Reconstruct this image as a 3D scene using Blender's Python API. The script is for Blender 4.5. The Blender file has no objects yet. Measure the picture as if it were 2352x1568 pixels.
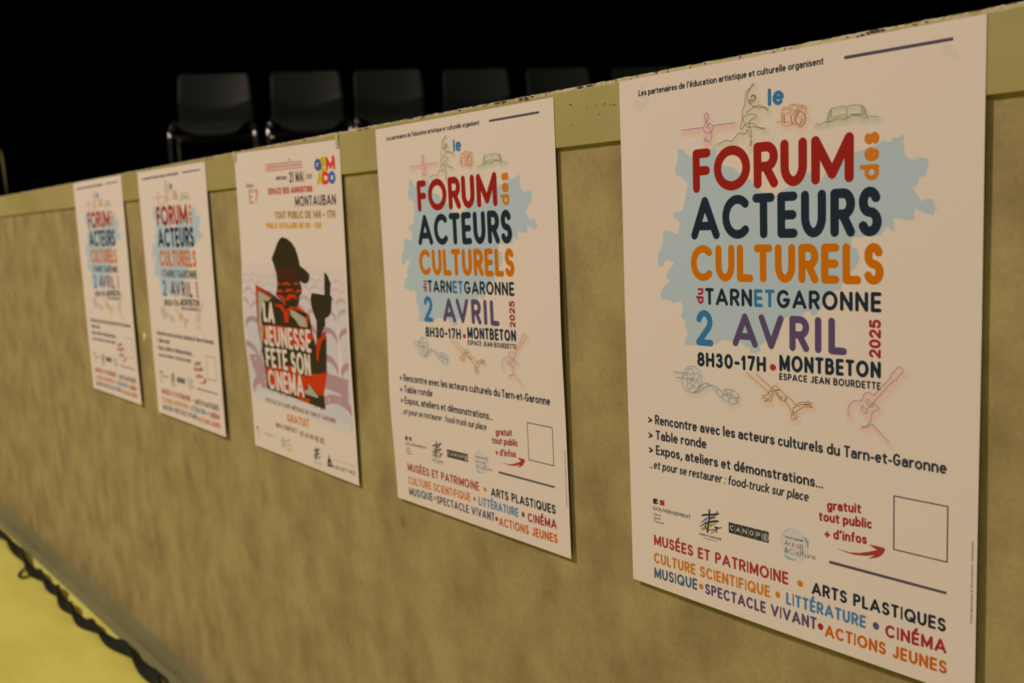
import bpy, bmesh, math, random
import numpy as np
from mathutils import Vector, Matrix

random.seed(7)
SC = bpy.context.scene
COL = SC.collection
PI = math.pi

# ------------------------------------------------------------------ camera, world, lamps, exposure
CAM_Y, CAM_Z = -0.58864, 0.82554
cam_d = bpy.data.cameras.new('camera')
cam = bpy.data.objects.new('camera', cam_d)
COL.objects.link(cam)
cam.matrix_world = Matrix(((0.63236, -0.07000, 0.77150, 0.0),
                           (0.77328, 0.11681, -0.62322, CAM_Y),
                           (-0.04649, 0.99068, 0.12799, CAM_Z),
                           (0, 0, 0, 1)))
cam_d.sensor_width = 36.0
cam_d.lens = 34.4827
cam_d.clip_start = 0.02
cam_d.clip_end = 60
cam_d.dof.use_dof = True
cam_d.dof.focus_distance = 0.78
cam_d.dof.aperture_fstop = 7.4
SC.camera = cam

world = bpy.data.worlds.new('hall_dusk')
SC.world = world
world.use_nodes = True
bgn = world.node_tree.nodes['Background']
bgn.inputs[0].default_value = (1.0, 0.80, 0.60, 1)
bgn.inputs[1].default_value = 0.02


def area_lamp(name, loc, target, size, power, color):
    d = bpy.data.lights.new(name, 'AREA')
    d.shape = 'DISK'
    d.size = size
    d.energy = power
    d.color = color
    o = bpy.data.objects.new(name, d)
    COL.objects.link(o)
    o.location = loc
    o.rotation_euler = (Vector(target) - Vector(loc)).to_track_quat('-Z', 'Y').to_euler()
    return o


WARM = (1.0, 0.735, 0.63)
area_lamp('hall_lamp', (-3.3, -3.6, 5.0), (-1.2, 0, 0.6), 0.42, 258, WARM)
area_lamp('hall_lamp.001', (0.9, -4.4, 4.8), (-0.8, 0, 0.6), 0.42, 48, WARM)

VS = SC.view_settings
VS.view_transform = 'Standard'
VS.look = 'None'
VS.exposure = 0.0
VS.gamma = 1.0
VS.use_curve_mapping = False


# ------------------------------------------------------------------ materials
def lin(c):
    return tuple(((v / 255.0) / 12.92 if v <= 10 else (((v / 255.0) + 0.055) / 1.055) ** 2.4) for v in c)


LIGHT = (0.70, 0.53, 0.385)


def alb(c, k=1.0):
    """reflectance of a thing seen as sRGB colour c under the hall's warm lamps"""
    l = lin(c)
    return tuple(min(0.86, k * l[i] / LIGHT[i]) for i in range(3)) + (1.0,)


MATS = {}


def ink(name, c, rough=0.55, metal=0.0, k=1.0, raw=False, spec=0.5):
    if name in MATS:
        return MATS[name]
    m = bpy.data.materials.new(name)
    m.use_nodes = True
    b = m.node_tree.nodes['Principled BSDF']
    b.inputs['Base Color'].default_value = (tuple(c) + (1,)) if raw else alb(c, k)
    b.inputs['Roughness'].default_value = rough
    b.inputs['Metallic'].default_value = metal
    b.inputs['Specular IOR Level'].default_value = spec
    MATS[name] = m
    return m


def noisy(name, c1, c2, scale=(1, 1, 1), nscale=8.0, rough=0.55, detail=4.0, contrast=(0.35, 0.65), grain=0.0,
          gscale=300.0, bump=0.0, specks=None, spec=0.5):
    m = bpy.data.materials.new(name)
    m.use_nodes = True
    nt = m.node_tree
    b = nt.nodes['Principled BSDF']
    N, L = nt.nodes.new, nt.links.new
    tc = N('ShaderNodeTexCoord')
    mp = N('ShaderNodeMapping')
    mp.inputs['Scale'].default_value = scale
    L(tc.outputs['Object'], mp.inputs[0])
    n1 = N('ShaderNodeTexNoise')
    n1.inputs['Scale'].default_value = nscale
    n1.inputs['Detail'].default_value = detail
    n1.inputs['Roughness'].default_value = 0.6
    L(mp.outputs[0], n1.inputs['Vector'])
    r1 = N('ShaderNodeValToRGB')
    r1.color_ramp.elements[0].position = contrast[0]
    r1.color_ramp.elements[1].position = contrast[1]
    r1.color_ramp.elements[0].color = alb(c1)
    r1.color_ramp.elements[1].color = alb(c2)
    L(n1.outputs[0], r1.inputs[0])
    out = r1.outputs[0]
    n2 = N('ShaderNodeTexNoise')
    n2.inputs['Scale'].default_value = gscale
    n2.inputs['Detail'].default_value = 2.0
    L(tc.outputs['Object'], n2.inputs['Vector'])
    if grain > 0:
        mr = N('ShaderNodeMapRange')
        mr.inputs[1].default_value = 0.3
        mr.inputs[2].default_value = 0.7
        mr.inputs[3].default_value = 1 - grain
        mr.inputs[4].default_value = 1 + grain
        L(n2.outputs[0], mr.inputs[0])
        mx = N('ShaderNodeMix')
        mx.data_type = 'RGBA'
        mx.blend_type = 'MULTIPLY'
        mx.inputs[0].default_value = 1.0
        L(out, mx.inputs[6])
        L(mr.outputs[0], mx.inputs[7])
        out = mx.outputs[2]
    if specks:
        n3 = N('ShaderNodeTexNoise')
        n3.inputs['Scale'].default_value = specks[1]
        n3.inputs['Detail'].default_value = 1.0
        mp2 = N('ShaderNodeMapping')
        mp2.inputs['Scale'].default_value = specks[3] if len(specks) > 3 else (1, 1, 1)
        L(tc.outputs['Object'], mp2.inputs[0])
        L(mp2.outputs[0], n3.inputs['Vector'])
        r3 = N('ShaderNodeValToRGB')
        r3.color_ramp.elements[0].position = specks[2]
        r3.color_ramp.elements[1].position = specks[2] + 0.05
        L(n3.outputs[0], r3.inputs[0])
        mx = N('ShaderNodeMix')
        mx.data_type = 'RGBA'
        L(r3.outputs[0], mx.inputs[0])
        L(out, mx.inputs[6])
        mx.inputs[7].default_value = alb(specks[0])
        out = mx.outputs[2]
    L(out, b.inputs['Base Color'])
    b.inputs['Roughness'].default_value = rough
    b.inputs['Specular IOR Level'].default_value = spec
    if bump:
        bp = N('ShaderNodeBump')
        bp.inputs['Strength'].default_value = bump
        bp.inputs['Distance'].default_value = 0.001
        L(n2.outputs[0], bp.inputs['Height'])
        L(bp.outputs[0], b.inputs['Normal'])
    MATS[name] = m
    return m


# ------------------------------------------------------------------ object helpers
def link_mesh(name, verts, faces, mats, parent=None, fmat=None, smooth=False):
    me = bpy.data.meshes.new(name)
    me.from_pydata([tuple(v) for v in verts], [], [tuple(f) for f in faces])
    if not isinstance(mats, (list, tuple)):
        mats = [mats]
    for m in mats:
        me.materials.append(m)
    if fmat is not None:
        me.polygons.foreach_set('material_index', fmat)
    if smooth:
        me.polygons.foreach_set('use_smooth', [True] * len(me.polygons))
    me.update()
    o = bpy.data.objects.new(name, me)
    COL.objects.link(o)
    if parent is not None:
        o.parent = parent
    return o


def tag(o, label=None, cat=None, group=None, kind=None):
    if label: o['label'] = label
    if cat: o['category'] = cat
    if group: o['group'] = group
    if kind: o['kind'] = kind
    return o


def empty(name, loc, rz=0.0):
    o = bpy.data.objects.new(name, None)
    o.empty_display_size = 0.05
    COL.objects.link(o)
    o.location = loc
    o.rotation_euler = (0, 0, rz)
    return o


class MB:
    def __init__(self):
        self.v, self.f, self.m = [], [], []

    def add(self, vs, fs, mi=0):
        b = len(self.v)
        self.v += [tuple(x) for x in vs]
        self.f += [tuple(i + b for i in f) for f in fs]
        self.m += [mi] * len(fs)

    def box(self, x0, x1, y0, y1, z0, z1, mi=0):
        vs = [(x, y, z) for x in (x0, x1) for y in (y0, y1) for z in (z0, z1)]
        self.add(vs, [(0, 1, 3, 2), (4, 6, 7, 5), (0, 4, 5, 1), (2, 3, 7, 6), (0, 2, 6, 4), (1, 5, 7, 3)], mi)

    def extrude_x(self, prof, x0, x1, mi=0, n=1):
        k = len(prof)
        vs = []
        for i in range(n + 1):
            x = x0 + (x1 - x0) * i / n
            vs += [(x, p[0], p[1]) for p in prof]
        fs = []
        for i in range(n):
            for j in range(k):
                a, b = i * k + j, i * k + (j + 1) % k
                fs.append((a, b, b + k, a + k))
        fs.append(tuple(range(k))[::-1])
        fs.append(tuple(range(n * k, n * k + k)))
        self.add(vs, fs, mi)

    def tube(self, pts, r, n=10, mi=0, cap=True):
        pts = [Vector(p) for p in pts]
        rr = r if isinstance(r, (list, tuple)) else [r] * len(pts)
        t0 = (pts[1] - pts[0]).normalized()
        up = Vector((0, 0, 1)) if abs(t0.z) < 0.9 else Vector((1, 0, 0))
        nrm = t0.cross(up).normalized()
        vs, fs = [], []
        for i, p in enumerate(pts):
            t = (pts[min(i + 1, len(pts) - 1)] - pts[max(i - 1, 0)]).normalized()
            nrm = (nrm - t * nrm.dot(t)).normalized()
            bi = t.cross(nrm)
            for k in range(n):
                a = 2 * PI * k / n
                vs.append(p + (nrm * math.cos(a) + bi * math.sin(a)) * rr[i])
        for i in range(len(pts) - 1):
            for k in range(n):
                a, b = i * n + k, i * n + (k + 1) % n
                fs.append((a, b, b + n, a + n))
        if cap:
            fs.append(tuple(range(n))[::-1])
            fs.append(tuple(range((len(pts) - 1) * n, len(pts) * n)))
        self.add(vs, fs, mi)

    def build(self, name, mats, parent=None, smooth=False):
        return link_mesh(name, self.v, self.f, mats, parent, self.m, smooth)


def catmull(pts, sub=5):
    if len(pts) < 3:
        return [tuple(p) for p in pts]
    P = [np.array(p, float) for p in pts]
    closed = np.allclose(P[0], P[-1])
    out = []
    n = len(P)
    for i in range(n - 1):
        p0 = P[i - 1] if i > 0 else (P[-2] if closed else 2 * P[0] - P[1])
        p1, p2 = P[i], P[i + 1]
        p3 = P[i + 2] if i + 2 < n else (P[1] if closed else 2 * P[-1] - P[-2])
        for s in range(sub):
            t = s / sub
            out.append(tuple(0.5 * ((2 * p1) + (-p0 + p2) * t + (2 * p0 - 5 * p1 + 4 * p2 - p3) * t * t + (-p0 + 3 * p1 - 3 * p2 + p3) * t ** 3)))
    out.append(tuple(P[-1]))
    return out


# ------------------------------------------------------------------ the setting
HALL_X0, HALL_X1 = -9.0, 2.2
m_wall = noisy('worn_beige_panel', (114, 92, 55), (145, 121, 73), scale=(1.0, 1.0, 0.8), nscale=14.0, rough=0.6,
               detail=7.0, contrast=(0.28, 0.62), grain=0.07, gscale=260.0, specks=((110, 86, 48), 26.0, 0.74, (1, 1, 0.6)), spec=0.3)
m_band = noisy('yellow_green_paint', (137, 117, 64), (150, 131, 76), scale=(0.5, 1, 1), nscale=7.0, rough=0.5,
               grain=0.03, gscale=420.0, specks=((90, 70, 40), 170.0, 0.80), spec=0.35)
m_base = noisy('taupe_vinyl', (104, 94, 56), (116, 104, 64), nscale=3.0, rough=0.38, grain=0.02)
m_floor = noisy('yellow_sport_floor', (182, 164, 66), (192, 174, 74), scale=(1, 3, 1), nscale=5.0, rough=0.45, grain=0.03, gscale=160.0)
m_black = ink('black_velvet', (0.0012, 0.0012, 0.0012), rough=1.0, raw=True, spec=0.0)
m_stage = ink('black_stage_boards', (0.006, 0.006, 0.006), rough=0.9, raw=True, spec=0.1)
m_chip = ink('bare_dark_board', (66, 50, 40), rough=0.8)
m_white = ink('bare_plaster', (180, 167, 125), rough=0.8)

TOP = 0.9316
BAND = 0.8820
PANEL_Y = 0.0032

mb = MB()
mb.box(HALL_X0, HALL_X1, PANEL_Y, 0.06, -0.02, BAND + 0.001)
tag(mb.build('wall_front', m_wall), kind='structure')

# painted top band, its upper arris eased, the chipped paint in the same mesh
mb = MB()
rnd = random.Random(11)
xs = [HALL_X0, -6.0, -4.5, -3.6] + [-3.0 + 0.005 * i for i in range(260)] + [-1.70 + 0.0022 * i for i in range(900)] + [0.3, 0.8, HALL_X1]
rows, wear = [], 0.0
for x in xs:
    wear = 0.72 * wear + 0.28 * rnd.uniform(-1, 1)
    j = 0.0009 * wear + 0.00035 * rnd.uniform(-1, 1)
    k = 0.0005 * rnd.uniform(-1, 1)
    rows.append([(x, 0.0, BAND), (x, 0.0, TOP - 0.0034 + k), (x, 0.0009 + 0.4 * abs(j), TOP - 0.0011 + j), (x, 0.0032, TOP + 0.6 * j), (x, 0.06, TOP), (x, 0.06, BAND)])
vs = [p for r in rows for p in r]
run, mat_ = 0, 0
for i in range(len(rows) - 1):
    for q in range(6):
        a, b = i * 6 + q, i * 6 + (q + 1) % 6
        mi = 0
        if q in (1, 2) and -3.0 < xs[i] < 0.28:
            dens = 1.0 if xs[i] > -1.2 else 0.6
            if q == 2:
                if run <= 0:
                    d = rnd.random()
                    mat_ = 1 if d < 0.10 * dens else (2 if d < 0.55 * dens else 0)
                    run = 1 + int(5 * rnd.random() ** 2)
                run -= 1
                mi = mat_
            else:
                d = rnd.random()
                mj = 1 if d < 0.05 * dens else (2 if d < 0.10 * dens else 0)
                if mj:
                    # a torn, three-cornered flake
                    if rnd.random() < .5:
                        mb.f += [(a, a + 6, b), (a + 6, b + 6, b)]
                    else:
                        mb.f += [(a, b + 6, b), (a, a + 6, b + 6)]
                    mb.m += [0, mj] if rnd.random() < .5 else [mj, 0]
                    continue
        mb.f.append((a, a + 6, b + 6, b)); mb.m.append(mi)
mb.v += vs
mb.f += [(0, 1, 2, 3, 4, 5), tuple(range(len(vs) - 6, len(vs)))[::-1]]; mb.m += [0, 0]


def blob(mb, x, z, rx, rz, mi, seed, y=-0.00012, n=18, jag=0.45):
    rnd = random.Random(seed)
    vs = []
    for i in range(n):
        a = 2 * PI * i / n
        k = 1 - jag * rnd.random()
        vs.append((x + rx * k * math.cos(a), y, z + rz * k * math.sin(a)))
    mb.add(vs + [(x, y, z)], [(n, (i + 1) % n, i) for i in range(n)], mi)


CHIPS = [(-0.7294,0.9298,9.1,1.4),(-0.6959,0.9292,7,1.9),(-0.6910,0.9279,3,1.3),(-0.6843,0.9300,3.6,0.9),(-0.615,0.9300,10.5,1.0),(-0.7941,0.9297,2.9,0.8),
 (-0.9773,0.9288,13.2,0.9),(-0.343,0.9300,1.5,1.0),(-0.3465,0.9304,2.0,1.3),(-0.3495,0.9303,2.0,1.6),(-0.353,0.9298,1.6,0.9),(-0.3571,0.9292,2.3,0.8),(-0.3605,0.9287,1.5,0.8),
 (-0.3677,0.9297,1.3,0.4),(-0.3216,0.9296,2.5,0.4),(-0.3135,0.93,1.1,0.4),(-0.6133,0.9126,0.9,0.5),(-0.6028,0.9125,0.8,0.5),(-0.5919,0.913,0.9,1.0),
 (-0.5854,0.9112,1.1,0.5),(-0.5815,0.9109,1.1,0.5),(-0.5795,0.9107,1.0,0.5),(-0.599,0.9053,1.2,0.5),(-0.6325,0.8997,0.7,0.6),(-0.6335,0.9170,2.5,0.6),(-0.5546,0.9305,1.2,0.5),
 (-1.42,0.9285,16,0.9),(-1.12,0.9290,6,0.7),(-0.86,0.9296,5,0.6),(-0.755,0.9299,4,0.5)]
for i, (x, z, a, b) in enumerate(CHIPS):
    kk = 2 if a > 6 else 1
    for j in range(kk):
        blob(mb, x + (j - (kk - 1) / 2) * a * 0.0011, z, a * 0.001 / kk * 1.1, b * 0.001, 1, 100 + i * 7 + j, y=-0.00010 - 0.00001 * (i % 4))
tag(mb.build('trim_1', [m_band, m_chip, m_white]), kind='structure')

# coved skirting at the foot of the stage front
prof = [(PANEL_Y, 0.0402), (-0.0032, 0.0402), (-0.0040, 0.0388), (-0.0044, 0.0366), (-0.0060, 0.0310), (-0.0088, 0.0245), (-0.0112, 0.0180), (-0.0122, 0.0130),
        (-0.0100, 0.0092), (-0.0112, 0.0062), (-0.0165, 0.0045), (-0.0225, 0.0028), (-0.0260, 0.0021), (-0.0266, 0.0010), (-0.0266, 0.0), (PANEL_Y, 0.0)]
mb = MB()
mb.extrude_x(prof, HALL_X0, HALL_X1)
tag(mb.build('baseboard_front', m_base, smooth=False), kind='structure')

mb = MB(); mb.box(HALL_X0, HALL_X1, -6.5, 0.06, -0.06, 0.0)
tag(mb.build('floor', m_floor), kind='structure')
mb = MB(); mb.box(-11.5, HALL_X1, 0.06, 9.0, 0.86, TOP - 0.002)
tag(mb.build('floor_stage', m_stage), kind='structure')


def curtain(name, p0, p1, z0, z1):
    """black stage drape hung in folds between two points"""
    a, b = Vector(p0), Vector(p1)
    d = (b - a)
    n = int(d.length / 0.05)
    nn = Vector((-d.y, d.x)).normalized()
    vs, fs = [], []
    for i in range(n + 1):
        p = a + d * (i / n) + nn * (0.05 * math.sin(i * 0.9) + 0.02 * math.sin(i * 0.37))
        vs += [(p.x, p.y, z0), (p.x, p.y, z1)]
    for i in range(n):
        fs.append((2 * i, 2 * i + 2, 2 * i + 3, 2 * i + 1))
    k = len(vs)
    vs += [(v[0] + nn.x * 0.01, v[1] + nn.y * 0.01, v[2]) for v in vs[:k]]
    fs += [tuple(j + k for j in f[::-1]) for f in fs]
    return tag(link_mesh(name, vs, fs, m_black, smooth=True), kind='structure')


curtain('wall_back', (-11.4, 8.6), (2.2, 8.6), TOP - 0.001, 7.5)
curtain('wall_left', (-11.2, 0.1), (-11.2, 8.6), TOP - 0.001, 7.5)


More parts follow.
